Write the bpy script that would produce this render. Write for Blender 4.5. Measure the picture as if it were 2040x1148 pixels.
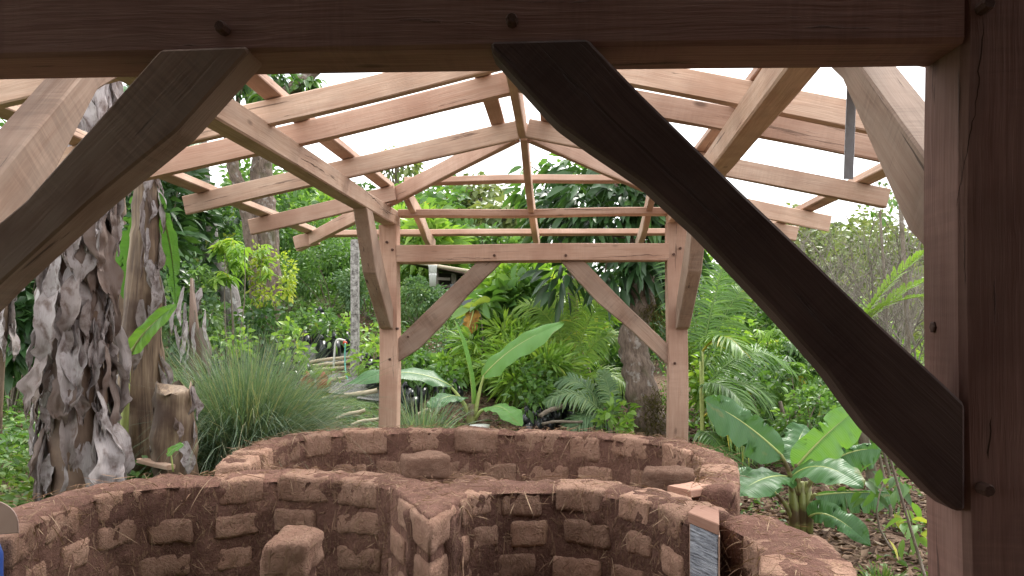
import bpy, bmesh, math, random
import numpy as np
from mathutils import Vector, Matrix
random.seed(7); RNG = np.random.default_rng(7)
SC = bpy.context.scene
for o in list(bpy.data.objects): bpy.data.objects.remove(o, do_unlink=True)
COL = SC.collection

# ------------------------------------------------------------------ camera, sky, sun, exposure
EYE = 1.6; FPX = 1532.0; YAW = math.atan(95/FPX); HOR = 657.0
cam = bpy.data.cameras.new('camera'); camo = bpy.data.objects.new('camera', cam); COL.objects.link(camo)
cam.sensor_width = 36; cam.lens = FPX/2040*36; cam.shift_y = (HOR-574)/2040
cam.clip_start = .05; cam.clip_end = 2000
camo.location = (0, 0, EYE); camo.rotation_euler = (math.pi/2, 0, YAW)
SC.camera = camo
SUN_EL, SUN_AZ = math.radians(58), math.radians(25)      # high veiled sun, ahead and to the right
world = bpy.data.worlds.new('World'); SC.world = world; world.use_nodes = True
wn = world.node_tree.nodes; wl = world.node_tree.links; wn.clear()
sky = wn.new('ShaderNodeTexSky'); sky.sky_type = 'NISHITA'; sky.sun_disc = False
sky.sun_elevation = SUN_EL; sky.sun_rotation = SUN_AZ; sky.air_density = 1; sky.dust_density = 3; sky.ozone_density = 1
b1 = wn.new('ShaderNodeBackground'); b1.inputs[1].default_value = .10; wl.new(sky.outputs[0], b1.inputs[0])
b2 = wn.new('ShaderNodeBackground'); b2.inputs[0].default_value = (1, 1, 1.0, 1); b2.inputs[1].default_value = 1.0   # cloud sheet
tc = wn.new('ShaderNodeTexCoord'); nz = wn.new('ShaderNodeTexNoise'); nz.inputs['Scale'].default_value = 2.2; nz.inputs['Detail'].default_value = 5
mp = wn.new('ShaderNodeMapping'); mp.inputs['Scale'].default_value = (1, 1, 2.4); wl.new(tc.outputs['Generated'], mp.inputs[0]); wl.new(mp.outputs[0], nz.inputs['Vector'])
cr = wn.new('ShaderNodeValToRGB'); cr.color_ramp.elements[0].position = .34; cr.color_ramp.elements[0].color = (.45,)*3+(1,)
cr.color_ramp.elements[1].position = .56; cr.color_ramp.elements[1].color = (1,)*4
wl.new(nz.outputs[0], cr.inputs[0])
mx = wn.new('ShaderNodeMixShader'); wl.new(cr.outputs[0], mx.inputs[0]); wl.new(b1.outputs[0], mx.inputs[1]); wl.new(b2.outputs[0], mx.inputs[2])
wo = wn.new('ShaderNodeOutputWorld'); wl.new(mx.outputs[0], wo.inputs[0])
sl = bpy.data.lights.new('sun', 'SUN'); sl.energy = 1.5; sl.angle = math.radians(11); sl.color = (1, .96, .9)
so = bpy.data.objects.new('sun', sl); COL.objects.link(so)
so.rotation_euler = (math.pi/2-SUN_EL, 0, math.pi-SUN_AZ)
SC.view_settings.view_transform = 'Standard'; SC.view_settings.look = 'None'
SC.view_settings.exposure = 1.62; SC.view_settings.gamma = 1
SC.render.engine = 'CYCLES'
SC.cycles.max_bounces = 5; SC.cycles.diffuse_bounces = 3; SC.cycles.glossy_bounces = 2; SC.cycles.transmission_bounces = 4

# ------------------------------------------------------------------ helpers
def W(px, py, d):
    """point of the place seen at photo pixel (px,py) whose distance along the building axis is d"""
    u = (px-1020)/FPX; v = (HOR-py)/FPX; c, s = math.cos(YAW), math.sin(YAW)
    k = d/(c+s*u)
    return np.array([k*(-s+c*u), d, EYE+v*k])
def T(px, py, z):
    """point at height z seen at (px,py)"""
    d1 = W(px, py, 1.0); k = (z-EYE)/(d1[2]-EYE)
    return np.array([d1[0]*k, k, z])
def prof(y, pts):
    return np.interp(y, [p[0] for p in pts], [p[1] for p in pts])
def sstep(t):
    t = np.clip(t, 0, 1); return t*t*(3-2*t)
def hsh(i, j, k):
    n = np.sin(i*127.1+j*311.7+k*74.7)*43758.5453
    return n-np.floor(n)
def vnoise(P, s=1.0, off=0.0):
    P = np.asarray(P, float)*s+off
    I = np.floor(P); F = P-I; F = F*F*(3-2*F); r = 0
    for a in (0, 1):
        for b in (0, 1):
            for c in (0, 1):
                w = (F[..., 0] if a else 1-F[..., 0])*(F[..., 1] if b else 1-F[..., 1])*(F[..., 2] if c else 1-F[..., 2])
                r = r+w*hsh(I[..., 0]+a, I[..., 1]+b, I[..., 2]+c)
    return r*2-1
def ground_z(x, y):
    x = np.asarray(x, float); y = np.asarray(y, float)
    a = prof(y, [(6.3, -1.55), (8, -1.05), (9, -.8), (11, -.4), (14, .3), (20, 1.4), (30, 2.6), (60, 5), (300, 9)])
    b = prof(y, [(10, -1.52), (14, -1.42), (20, -1.25), (40, -.6), (80, 0), (300, 4)])
    l = prof(y, [(1, -1.3), (3.2, -1.02), (6.3, -1.0), (8, -.9), (9, -.74), (11, -.4), (14, .3), (20, 1.6), (30, 3.4), (60, 8), (300, 16)])
    t = sstep((1.5-x)/3.0); r = a*t+b*(1-t)
    t2 = sstep((-1.95-x)/.8); r = r*(1-t2)+l*t2
    P = np.stack([x, y, 0*x], -1)
    r = r+.05*vnoise(P, .9)*np.clip((y-5.5)/2, 0, 1)+.02*vnoise(P, 3.1)
    return EYE+r
def gpt(px, d):
    p = W(px, HOR, d); p[2] = float(ground_z(p[0], p[1])); return p
def zat(px, py, d): return W(px, py, d)[2]

def tag(o, label=None, cat=None, group=None, kind=None):
    if label: o['label'] = label
    if cat: o['category'] = cat
    if group: o['group'] = group
    if kind: o['kind'] = kind
    return o
def empty(name, loc, label, cat, group=None, rz=0):
    o = bpy.data.objects.new(name, None); COL.objects.link(o); o.location = Vector([float(v) for v in loc]); o.rotation_euler = (0, 0, rz)
    o.empty_display_size = .1
    return tag(o, label, cat, group)
def mesh(V, F, mat=None, smooth=True, uvw=None, tint=None, name='m', extra=None):
    V = np.asarray(V, np.float32); me = bpy.data.meshes.new(name)
    if isinstance(F, np.ndarray):
        n, k = F.shape
        me.vertices.add(len(V)); me.vertices.foreach_set('co', V.ravel())
        me.loops.add(n*k); me.loops.foreach_set('vertex_index', F.astype(np.int32).ravel())
        me.polygons.add(n); me.polygons.foreach_set('loop_start', np.arange(0, n*k, k, dtype=np.int32))
        me.polygons.foreach_set('loop_total', np.full(n, k, np.int32))
        me.update(calc_edges=True)
    else:
        me.from_pydata(V.tolist(), [], [tuple(int(i) for i in f) for f in F])
    if smooth: me.polygons.foreach_set('use_smooth', np.ones(len(me.polygons), bool))
    if uvw is not None:
        a = me.attributes.new('uvw', 'FLOAT_VECTOR', 'POINT'); a.data.foreach_set('vector', np.asarray(uvw, np.float32).ravel())
    if tint is not None:
        a = me.attributes.new('tint', 'FLOAT', 'POINT'); a.data.foreach_set('value', np.asarray(tint, np.float32).ravel())
    if extra is not None:
        for k_, v_ in extra.items():
            a = me.attributes.new(k_, 'FLOAT', 'POINT'); a.data.foreach_set('value', np.asarray(v_, np.float32).ravel())
    if mat: me.materials.append(mat)
    me.validate()
    return me
def obj(name, me, parent=None, loc=None, rot=None, scale=None):
    o = bpy.data.objects.new(name, me); COL.objects.link(o)
    if parent is not None:
        o.parent = parent
        if loc is None and parent.type == 'EMPTY':      # meshes are built in place: take the thing's own origin off
            pl = parent.location
            o.matrix_parent_inverse = Matrix.Translation(-Vector(pl)) if parent.rotation_euler.z == 0 else (Matrix.Translation(pl) @ Matrix.Rotation(parent.rotation_euler.z, 4, 'Z')).inverted()
    if loc is not None: o.location = Vector([float(v) for v in loc])
    if rot is not None: o.rotation_euler = rot
    if scale is not None: o.scale = scale
    return o
def unit(v):
    v = np.asarray(v, float); return v/(np.linalg.norm(v, axis=-1, keepdims=True)+1e-9)
class MB:
    """collects pieces of ONE mesh"""
    def __init__(s): s.V = []; s.F = []; s.U = []; s.T = []; s.n = 0
    def add(s, V, F, U=None, t=0.5):
        V = np.asarray(V, float); s.V.append(V)
        s.F += [tuple(int(i)+s.n for i in f) for f in F]
        s.U.append(V if U is None else np.asarray(U, float)); s.T.append(np.broadcast_to(np.asarray(t, float), (len(V),)))
        s.n += len(V); return s
    def mesh(s, mat, smooth=True): return mesh(np.concatenate(s.V), s.F, mat, smooth, np.concatenate(s.U), np.concatenate(s.T))
def tube(pts, rad, n=8, cap=True, wob=0.0, seed=0):
    P = np.asarray(pts, float); m = len(P); R = np.broadcast_to(np.asarray(rad, float), (m,))
    tg = unit(np.gradient(P, axis=0)); ref = np.array([0, 0, 1.0]) if abs(tg[0][2]) < .8 else np.array([1.0, 0, 0])
    a = unit(np.cross(tg[0], ref)); A = [a]
    for i in range(1, m):
        a = A[-1]-tg[i]*np.dot(A[-1], tg[i]); A.append(unit(a))
    A = np.array(A); B = np.cross(tg, A)
    th = np.linspace(0, 2*np.pi, n, endpoint=False)
    rr = np.repeat(R[:, None], n, 1)
    if wob:
        q = np.stack([np.cos(th)[None, :]*1.3+0*rr, np.sin(th)[None, :]*1.3+0*rr, np.linspace(0, m*.7, m)[:, None]+0*rr], -1)
        rr = rr*(1+wob*vnoise(q, 1.3, seed*3.7))
    V = P[:, None, :]+rr[..., None]*(A[:, None, :]*np.cos(th)[None, :, None]+B[:, None, :]*np.sin(th)[None, :, None])
    V = V.reshape(-1, 3); F = []
    for i in range(m-1):
        for j in range(n):
            F.append((i*n+j, i*n+(j+1) % n, (i+1)*n+(j+1) % n, (i+1)*n+j))
    L = np.concatenate([[0], np.cumsum(np.linalg.norm(np.diff(P, axis=0), axis=1))])
    U = np.stack([np.repeat(L, n), np.tile(np.cos(th), m)*np.repeat(R, n), np.tile(np.sin(th), m)*np.repeat(R, n)], -1)
    if cap: F.append(tuple(range(n-1, -1, -1))); F.append(tuple((m-1)*n+j for j in range(n)))
    return V, F, U
def smoothpath(pts, k=6):
    P = np.asarray(pts, float); n = len(P); out = []
    Q = np.concatenate([[2*P[0]-P[1]], P, [2*P[-1]-P[-2]]])
    for i in range(n-1):
        p0, p1, p2, p3 = Q[i:i+4]
        for t in np.linspace(0, 1, k, endpoint=False):
            out.append(.5*((2*p1)+(-p0+p2)*t+(2*p0-5*p1+4*p2-p3)*t*t+(-p0+3*p1-3*p2+p3)*t**3))
    out.append(P[-1]); return np.array(out)
def boxvf(c, s):
    x, y, z = c; a, b, h = s[0]/2, s[1]/2, s[2]/2
    V = np.array([[x+i*a, y+j*b, z+k*h] for i in (-1, 1) for j in (-1, 1) for k in (-1, 1)])
    return V, [(0, 1, 3, 2), (4, 6, 7, 5), (0, 4, 5, 1), (2, 3, 7, 6), (0, 2, 6, 4), (1, 5, 7, 3)]

# ------------------------------------------------------------------ materials
class N:
    def __init__(s, name):
        s.m = bpy.data.materials.new(name); s.m.use_nodes = True; s.t = s.m.node_tree; s.t.nodes.clear()
        s.out = s.n('OutputMaterial')
    def n(s, typ, **kw):
        x = s.t.nodes.new('ShaderNode'+typ)
        for k, v in kw.items(): setattr(x, k, v)
        return x
    def set(s, sock, v):
        if hasattr(v, 'is_output'): s.t.links.new(v, sock)
        elif isinstance(v, (tuple, list)) and len(v) == 3 and sock.type == 'RGBA': sock.default_value = tuple(v)+(1,)
        else: sock.default_value = v
    def noise(s, vec, scale, detail=4, rough=.55, dist=0):
        x = s.n('TexNoise'); s.set(x.inputs['Scale'], scale); s.set(x.inputs['Detail'], detail); s.set(x.inputs['Roughness'], rough); s.set(x.inputs['Distortion'], dist)
        if vec is not None: s.set(x.inputs['Vector'], vec)
        return x.outputs[0]
    def ramp(s, f, stops):
        x = s.n('ValToRGB'); e = x.color_ramp.elements
        while len(e) < len(stops): e.new(.5)
        for i, (p, c) in enumerate(stops):
            e[i].position = p; e[i].color = (c, c, c, 1) if not isinstance(c, (tuple, list)) else tuple(c)+(1,)
        s.set(x.inputs[0], f); return x.outputs[0]
    def mix(s, f, a, b, mode='MIX'):
        x = s.n('Mix', data_type='RGBA', blend_type=mode); s.set(x.inputs[0], f); s.set(x.inputs[6], a); s.set(x.inputs[7], b); return x.outputs[2]
    def math(s, op, a, b=0.0, c=0.0):
        x = s.n('Math', operation=op); s.set(x.inputs[0], a); s.set(x.inputs[1], b)
        if op == 'MULTIPLY_ADD': s.set(x.inputs[2], c)
        return x.outputs[0]
    def vmath(s, op, a, b):
        x = s.n('VectorMath', operation=op); s.set(x.inputs[0], a); s.set(x.inputs[1], b); return x.outputs[0]
    def attr(s, name, o='Vector'): return s.n('Attribute', attribute_name=name).outputs[o]
    def pos(s): return s.n('TexCoord').outputs['Object']
    def rnd(s): return s.n('ObjectInfo').outputs['Random']
    def mapv(s, v, sc):
        x = s.n('Mapping'); s.set(x.inputs[0], v); x.inputs['Scale'].default_value = sc; return x.outputs[0]
    def bump(s, h, strength=.4, dist=.01):
        x = s.n('Bump'); s.set(x.inputs['Height'], h); x.inputs['Strength'].default_value = strength; x.inputs['Distance'].default_value = dist; return x.outputs[0]
    def pbr(s, col, rough=.7, spec=.4, nrm=None, trans=None, tcol=None):
        p = s.n('BsdfPrincipled'); s.set(p.inputs['Base Color'], col); s.set(p.inputs['Roughness'], rough); s.set(p.inputs['Specular IOR Level'], spec)
        if nrm is not None: s.set(p.inputs['Normal'], nrm)
        o = p.outputs[0]
        if trans:
            tr = s.n('BsdfTranslucent'); s.set(tr.inputs[0], tcol if tcol is not None else col)
            ms = s.n('MixShader'); s.set(ms.inputs[0], trans); s.set(ms.inputs[1], o); s.set(ms.inputs[2], tr.outputs[0]); o = ms.outputs[0]
        s.t.links.new(o, s.out.inputs[0]); return s.m

def wood(name, a, b, dark, crack=.5, grey=0.0, rough=.75, saw=.1):
    m = N(name)
    off = m.n('CombineXYZ'); r = m.rnd()
    m.set(off.inputs[0], m.math('MULTIPLY', r, 37.0)); m.set(off.inputs[1], m.math('MULTIPLY', r, 91.0)); m.set(off.inputs[2], m.math('MULTIPLY', r, 53.0))
    u = m.vmath('ADD', m.attr('uvw'), off.outputs[0])
    warp = m.noise(u, 2.2, 3); wv = m.n('CombineXYZ'); m.set(wv.inputs[1], m.math('MULTIPLY', warp, .03)); m.set(wv.inputs[2], m.math('MULTIPLY', warp, .03))
    u = m.vmath('ADD', u, wv.outputs[0])
    g1 = m.noise(m.mapv(u, (.9, 22, 22)), 2.0, 5, .6)
    g2 = m.noise(m.mapv(u, (3, 120, 120)), 1.6, 3, .6)
    blot = m.noise(u, 2.6, 3)
    c = m.ramp(g1, [(.3, a), (.55, b), (.75, a)])
    c = m.mix(m.ramp(blot, [(.42, 0), (.66, .8)]), c, dark)
    c = m.mix(m.math('MULTIPLY', m.ramp(g2, [(.35, 1), (.6, 0)]), .35), c, dark, 'MIX')
    sm = m.noise(m.mapv(u, (75, 5, 5)), 1.0, 3, .6); sp_ = m.noise(u, 4.5, 3)      # saw marks, in patches
    c = m.mix(m.math('MULTIPLY', m.math('MULTIPLY', m.ramp(sm, [(.42, 1), (.58, 0)]), m.ramp(sp_, [(.45, 0), (.6, 1)])), saw), c, tuple(x*.45 for x in dark))
    # per-timber tone
    tone = m.math('MULTIPLY_ADD', r, .35, .82)
    tv = m.n('CombineXYZ'); [m.set(tv.inputs[i], tone) for i in range(3)]
    c = m.mix(1.0, c, tv.outputs[0], 'MULTIPLY')
    if grey:
        gn = m.noise(m.mapv(u, (2.5, 9, 9)), 1.5, 4)
        c = m.mix(m.ramp(gn, [(.4, 0), (.6, grey)]), c, (.36, .29, .235))
    ck = m.noise(m.mapv(u, (1.1, 26, 26)), 1.3, 6, .62, .4)
    ckm = m.ramp(ck, [(.335, 1), (.365, 0)])
    c = m.mix(m.math('MULTIPLY', ckm, crack), c, (.035, .02, .014))
    kn = m.n('TexVoronoi'); m.set(kn.inputs['Vector'], m.mapv(u, (2.1, 5, 5))); m.set(kn.inputs['Scale'], 1.0)
    c = m.mix(m.math('MULTIPLY', m.ramp(kn.outputs['Distance'], [(.05, 1), (.1, 0)]), .7), c, (.06, .03, .02))
    h = m.math('ADD', m.math('MULTIPLY', g2, .5), m.math('MULTIPLY', ckm, -1.2)); h = m.math('ADD', h, m.math('MULTIPLY', g1, .6))
    return m.pbr(c, rough, .25, m.bump(h, .45, .006))
M = {}
M['pink'] = wood('fresh_pink_timber', (.46, .288, .208), (.54, .368, .28), (.36, .205, .145), .45)
M['tan'] = wood('sawn_tan_timber', (.48, .312, .222), (.61, .44, .33), (.36, .215, .148), .6, .2)
M['red'] = wood('red_brown_timber', (.44, .283, .205), (.52, .36, .275), (.34, .20, .14), .5)
M['dark'] = wood('shade_toned_timber', (.205, .106, .084), (.27, .155, .127), (.13, .064, .050), .6, .06, saw=.15)  # near timbers: same wood, their shade put into a darker base colour
M['darkest'] = wood('dark_shade_toned_timber', (.078, .046, .039), (.11, .068, .058), (.052, .030, .026), .5, .04, saw=.2)  # near right brace: darker wood, with its shade also in the colour
M['brace'] = wood('tan_brace_timber', (.30, .20, .148), (.39, .28, .215), (.20, .125, .09), .7, .3, saw=.32)
M['jamb'] = wood('jamb_wood', (.34, .185, .13), (.42, .245, .18), (.25, .12, .08), .4)
M['oldwood'] = wood('old_grey_board', (.15, .125, .105), (.26, .225, .195), (.085, .065, .055), .6)
M['peg'] = wood('peg_wood', (.085, .045, .034), (.12, .066, .05), (.06, .03, .022), .3)

def leafmat(name, stops, trans=.36, rough=.42, tboost=1.25, spec=.45):
    m = N(name); t = m.attr('tint', 'Fac')
    c = m.ramp(t, stops)
    v = m.noise(m.pos(), 14, 2); c = m.mix(m.math('MULTIPLY', v, .4), c, tuple(x*.55 for x in stops[0][1]))
    tcx = m.mix(1.0, c, (1.15*tboost, 1.2*tboost, .55*tboost), 'MULTIPLY')
    return m.pbr(c, rough, spec, None, trans, tcx)
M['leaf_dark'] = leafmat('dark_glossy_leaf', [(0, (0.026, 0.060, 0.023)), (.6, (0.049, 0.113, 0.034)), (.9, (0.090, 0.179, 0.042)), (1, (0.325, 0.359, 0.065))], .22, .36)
M['leaf_mid'] = leafmat('mid_green_leaf', [(0, (0.053, 0.112, 0.031)), (.5, (0.114, 0.235, 0.058)), (.93, (0.220, 0.362, 0.086)), (1, (0.569, 0.507, 0.086))])
M['leaf_light'] = leafmat('light_green_leaf', [(0, (0.109, 0.216, 0.044)), (.5, (0.220, 0.380, 0.068)), (.93, (0.371, 0.507, 0.095)), (1, (0.600, 0.578, 0.103))], .4)
M['leaf_yellow'] = leafmat('yellow_green_leaf', [(0, (0.163, 0.269, 0.039)), (.5, (0.357, 0.448, 0.065)), (1, (0.600, 0.600, 0.091))], .4)
M['leaf_blue'] = leafmat('blue_green_leaf', [(0, (0.066, 0.127, 0.061)), (.5, (0.142, 0.253, 0.112)), (1, (0.262, 0.362, 0.146))], .3)
M['leaf_olive'] = leafmat('olive_far_leaf', [(0, (0.101, 0.143, 0.057)), (.5, (0.183, 0.234, 0.086)), (1, (0.309, 0.335, 0.129))], .3)
M['grass_blue'] = leafmat('vetiver_grass_blade', [(0, (.085, .145, .095)), (.5, (.155, .24, .155)), (.85, (.24, .32, .21)), (1, (.40, .36, .22))], .3, .5)
M['grass'] = leafmat('grass_blade', [(0, (.05, .11, .02)), (.6, (.11, .20, .04)), (1, (.22, .27, .08))], .3, .5)
M['litter'] = leafmat('dry_leaf_litter', [(0, (.045, .026, .018)), (.5, (.14, .085, .055)), (.85, (.26, .18, .125)), (1, (.40, .31, .23))], .1, .8, 1, .15)
M['straw'] = leafmat('straw_fibre', [(0, (.16, .085, .052)), (.6, (.30, .185, .12)), (1, (.50, .36, .24))], .1, .8, 1, .15)

def bananamat(name, base, light, under):
    m = N(name); u = m.attr('uvw'); sx = m.n('SeparateXYZ'); m.set(sx.inputs[0], u)
    w = m.n('TexWave', wave_type='BANDS', bands_direction='X'); m.set(w.inputs['Vector'], m.mapv(u, (1, .05, 1))); m.set(w.inputs['Scale'], 22); m.set(w.inputs['Distortion'], 1.2)
    nzv = m.noise(m.mapv(u, (1, .15, 1)), 9, 4)
    c = m.mix(nzv, base, light); c = m.mix(m.math('MULTIPLY', w.outputs[0], .22), c, light)
    br = m.noise(u, 2.5, 5); c = m.mix(m.ramp(br, [(.62, 0), (.70, .55)]), c, (.20, .17, .05))
    tcx = m.mix(1.0, c, (2.0, 1.75, .7), 'MULTIPLY')
    return m.pbr(c, .36, .38, m.bump(m.math('ADD', w.outputs[0], nzv), .25, .006), .33, tcx)
M['banana'] = bananamat('banana_leaf_blade', (.034, .112, .034), (.075, .185, .055), None)
M['banana_young'] = bananamat('young_banana_leaf_blade', (.085, .24, .045), (.16, .33, .08), None)
m = N('banana_midrib'); M['rib'] = m.pbr(m.mix(m.noise(m.attr('uvw'), 6), (.26, .34, .09), (.42, .46, .17)), .4, .4)
m = N('banana_stem_green'); q = m.attr('uvw'); g = m.noise(m.mapv(q, (1.5, 25, 25)), 2, 4)
M['bstem'] = m.pbr(m.mix(m.ramp(m.noise(q, 7, 3), [(.5, 0), (.62, .85)]), m.mix(g, (.11, .13, .03), (.27, .28, .09)), (.09, .05, .03)), .5, .4)
def drymat(name, a, b, c3):
    m = N(name); u = m.attr('uvw'); r = m.rnd()
    g = m.noise(m.mapv(u, (5, 60, 5)), 1.4, 5, .6); bl = m.noise(u, 6, 4)
    c = m.mix(g, a, b); c = m.mix(m.ramp(bl, [(.48, 0), (.68, 1)]), c, c3)
    c = m.mix(m.math('MULTIPLY', m.ramp(r, [(.45, 0), (.9, 1)]), .8), c, (.13, .08, .057))
    return m.pbr(c, .62, .35, m.bump(g, .6, .006), .12)
M['dry'] = drymat('dry_banana_leaf', (.28, .245, .24), (.52, .475, .47), (.14, .10, .088))
M['drystem'] = drymat('dead_banana_sheath', (.13, .085, .06), (.28, .20, .14), (.07, .045, .035))
m = N('banana_trunk_sheath'); q = m.attr('uvw'); g = m.noise(m.mapv(q, (1.2, 22, 22)), 2, 5, .6)
c = m.ramp(g, [(.25, (.05, .032, .024)), (.5, (.19, .13, .085)), (.75, (.33, .25, .165))])
c = m.mix(m.ramp(m.noise(q, 3.2, 4), [(.52, 0), (.68, .9)]), c, (.075, .042, .03))
M['sheath'] = m.pbr(c, .6, .35, m.bump(g, .7, .012))
def barkmat(name, a, b, lich, la=.6):
    m = N(name); p = m.attr('uvw'); g = m.noise(m.mapv(p, (7, 22, 22)), 1.2, 6, .65)
    c = m.mix(m.ramp(g, [(.3, 0), (.65, 1)]), a, b)
    l = m.noise(p, 9, 5, .6); c = m.mix(m.math('MULTIPLY', m.ramp(l, [(.57, 0), (.64, 1)]), la), c, lich)
    ms = m.noise(p, 4, 4); c = m.mix(m.math('MULTIPLY', m.ramp(ms, [(.55, 0), (.7, 1)]), .6), c, (.07, .075, .03))
    return m.pbr(c, .85, .2, m.bump(g, .9, .02))
M['bark'] = barkmat('brown_lichen_bark', (.075, .052, .040), (.24, .18, .145), (.42, .39, .365), .55)
M['bark_grey'] = barkmat('pale_grey_bark', (.12, .105, .098), (.32, .29, .275), (.52, .50, .48), .75)
M['bark_thin'] = barkmat('sapling_bark', (.10, .08, .06), (.24, .20, .155), (.4, .37, .33), .4)
M['twig'] = barkmat('bare_twig_bark', (.10, .085, .07), (.24, .21, .175), (.3, .28, .25), .2)
m = N('moss'); M['moss'] = m.pbr(m.ramp(m.noise(m.pos(), 30, 4), [(.3, (.03, .03, .01)), (.7, (.13, .11, .03))]), .9, .1, None, .1)
def simple(name, col, rough=.5, spec=.4, var=.25, sc=8, metal=0):
    m = N(name); n = m.noise(m.pos(), sc, 4)
    c = m.mix(n, tuple(x*(1-var) for x in col), tuple(min(1, x*(1+var)) for x in col))
    mt = m.pbr(c, rough, spec, m.bump(n, .15, .01))
    if metal: mt.node_tree.nodes['Principled BSDF'].inputs['Metallic'].default_value = metal
    return mt
M['bag'] = simple('black_nursery_plastic', (.012, .013, .017), .28, .5, .5, 30)
M['bamboo'] = simple('weathered_bamboo', (.42, .35, .25), .6, .3, .3, 14)
M['pvc'] = simple('white_pvc', (.66, .65, .62), .4, .4, .12)
M['hose'] = simple('green_hose', (.10, .36, .29), .4, .4, .1)
M['redplastic'] = simple('red_plastic', (.55, .06, .03), .4)
M['terracotta'] = simple('terracotta', (.26, .075, .045), .8, .2, .4, 20)
M['white'] = simple('stained_white_plastic', (.62, .62, .60), .5, .4, .15, 20)
M['blue'] = simple('blue_plastic', (.012, .045, .20), .45, .45, .2, 6)
M['tank'] = simple('grey_tank_sheet', (.21, .22, .25), .6, .3, .25, 6)
M['shedroof'] = simple('rusty_roof_sheet', (.10, .065, .05), .8, .2, .5, 10)
M['roofsheet'] = simple('dark_roof_underside', (.06, .048, .042), .9, .2, .4, 5)
M['steel'] = simple('dull_steel', (.42, .43, .45), .45, .5, .2, 40, .7)
M['crackdark'] = simple('crack_shadow', (.05, .03, .022), .95, .1)
def adobe(name, a, b, dk, stones=.0, fib=.5):
    m = N(name); p = m.pos(); r = m.rnd()
    off = m.n('CombineXYZ'); [m.set(off.inputs[i], m.math('MULTIPLY', r, 40.0+i*7)) for i in range(3)]
    p = m.vmath('ADD', p, off.outputs[0])
    n1 = m.noise(p, 7, 6, .65); n2 = m.noise(p, 75, 5, .75); n3 = m.noise(p, 3, 3)
    c = m.mix(m.ramp(n1, [(.3, 0), (.7, 1)]), a, b)
    c = m.mix(m.math('MULTIPLY', m.ramp(n2, [(.3, 1), (.52, 0)]), .55), c, dk)
    c = m.mix(m.ramp(n3, [(.5, 0), (.72, .55)]), c, dk)
    # straw worked into the clay
    fs = []
    for k, sc in enumerate(((70, 9, 30), (10, 70, 26), (38, 30, 7))):
        f = m.noise(m.mapv(p, sc), 1.0, 2, .5, 1.6); fs.append(m.ramp(f, [(.61, 0), (.66, 1)]))
    f = m.math('MAXIMUM', m.math('MAXIMUM', fs[0], fs[1]), fs[2])
    c = m.mix(m.math('MULTIPLY', f, fib), c, (.42, .27, .175))
    tone = m.math('MULTIPLY_ADD', r, .4, .8); tv = m.n('CombineXYZ'); [m.set(tv.inputs[i], tone) for i in range(3)]
    c = m.mix(1.0, c, tv.outputs[0], 'MULTIPLY')
    h = m.math('ADD', m.math('MULTIPLY', n1, .8), m.math('MULTIPLY', n2, .55)); h = m.math('ADD', h, m.math('MULTIPLY', f, .25))
    return m.pbr(c, .95, .1, m.bump(h, 1.0, .03))
M['brick'] = adobe('adobe_brick', (.35, .20, .142), (.48, .305, .225), (.23, .122, .086))
M['mortar'] = adobe('clay_straw_mortar', (.155, .080, .062), (.275, .152, .115), (.085, .043, .034), 0, .45)
# the grey ribbed strip on the door jamb
m = N('grey_layered_strip'); p = m.pos(); w1 = m.noise(m.mapv(p, (14, 14, 120)), 1.0, 5, .7); w2 = m.noise(m.mapv(p, (5, 5, 60)), 1.3, 3)
M['strip'] = m.pbr(m.ramp(w1, [(.3, (.07, .075, .09)), (.5, (.33, .35, .40)), (.72, (.56, .58, .63))]), .7, .3, m.bump(m.math('ADD', w1, w2), .9, .015))
# ------------------------------------------------------------------ ground
def axis(lo, hi, fine0, fine1, step, grow):
    a = list(np.arange(fine0, fine1, step)); s = step; x = fine1
    while x < hi: a.append(x); s *= grow; x += s
    a.append(hi); s = step; x = fine0-step; b = []
    while x > lo: b.append(x); s *= grow; x -= s
    b.append(lo); return np.array(b[::-1]+a)
gx = axis(-500, 500, -7, 8, .11, 1.16); gy = axis(-60, 700, 1.5, 16, .11, 1.14)
X, Y = np.meshgrid(gx, gy, indexing='ij'); Z = ground_z(X, Y)
fine = ((Y > 4) & (Y < 18) & (abs(X) < 9))
P3 = np.stack([X, Y, 0*X], -1); Z = Z+np.where(fine, .03*vnoise(P3, 5.0)+.015*vnoise(P3, 11.), 0)
nx, ny = X.shape; ii = np.arange(nx*ny).reshape(nx, ny)
F = np.stack([ii[:-1, :-1], ii[1:, :-1], ii[1:, 1:], ii[:-1, 1:]], -1).reshape(-1, 4)
# where grass grows (a map of the place): 0 bare soil and litter, 1 grass
veg = sstep((1.1-X)/1.6)*(.55+.45*vnoise(P3, .8)); veg = np.clip(veg+.25*(Y > 14), 0, 1)
m = N('ground_soil'); p = m.pos(); n1 = m.noise(p, 3.5, 6, .65); n2 = m.noise(p, 28, 5, .7); n3 = m.noise(p, 9, 4, .6)
soil = m.ramp(n2, [(.3, (.05, .03, .02)), (.5, (.125, .08, .055)), (.7, (.23, .165, .12))])
gr = m.ramp(n2, [(.3, (.03, .055, .014)), (.55, (.075, .125, .03)), (.75, (.14, .17, .06))])
v = m.math('ADD', m.attr('veg', 'Fac'), m.math('MULTIPLY_ADD', n3, 1.3, -.65))
c = m.mix(m.ramp(v, [(.35, 0), (.6, 1)]), soil, gr)
M['ground'] = m.pbr(c, .95, .1, m.bump(m.math('ADD', n2, n1), .8, .04))
tag(obj('ground', mesh(np.stack([X, Y, Z], -1).reshape(-1, 3), F, M['ground'], True, extra={'veg': veg.ravel()})), kind='structure')
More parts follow.
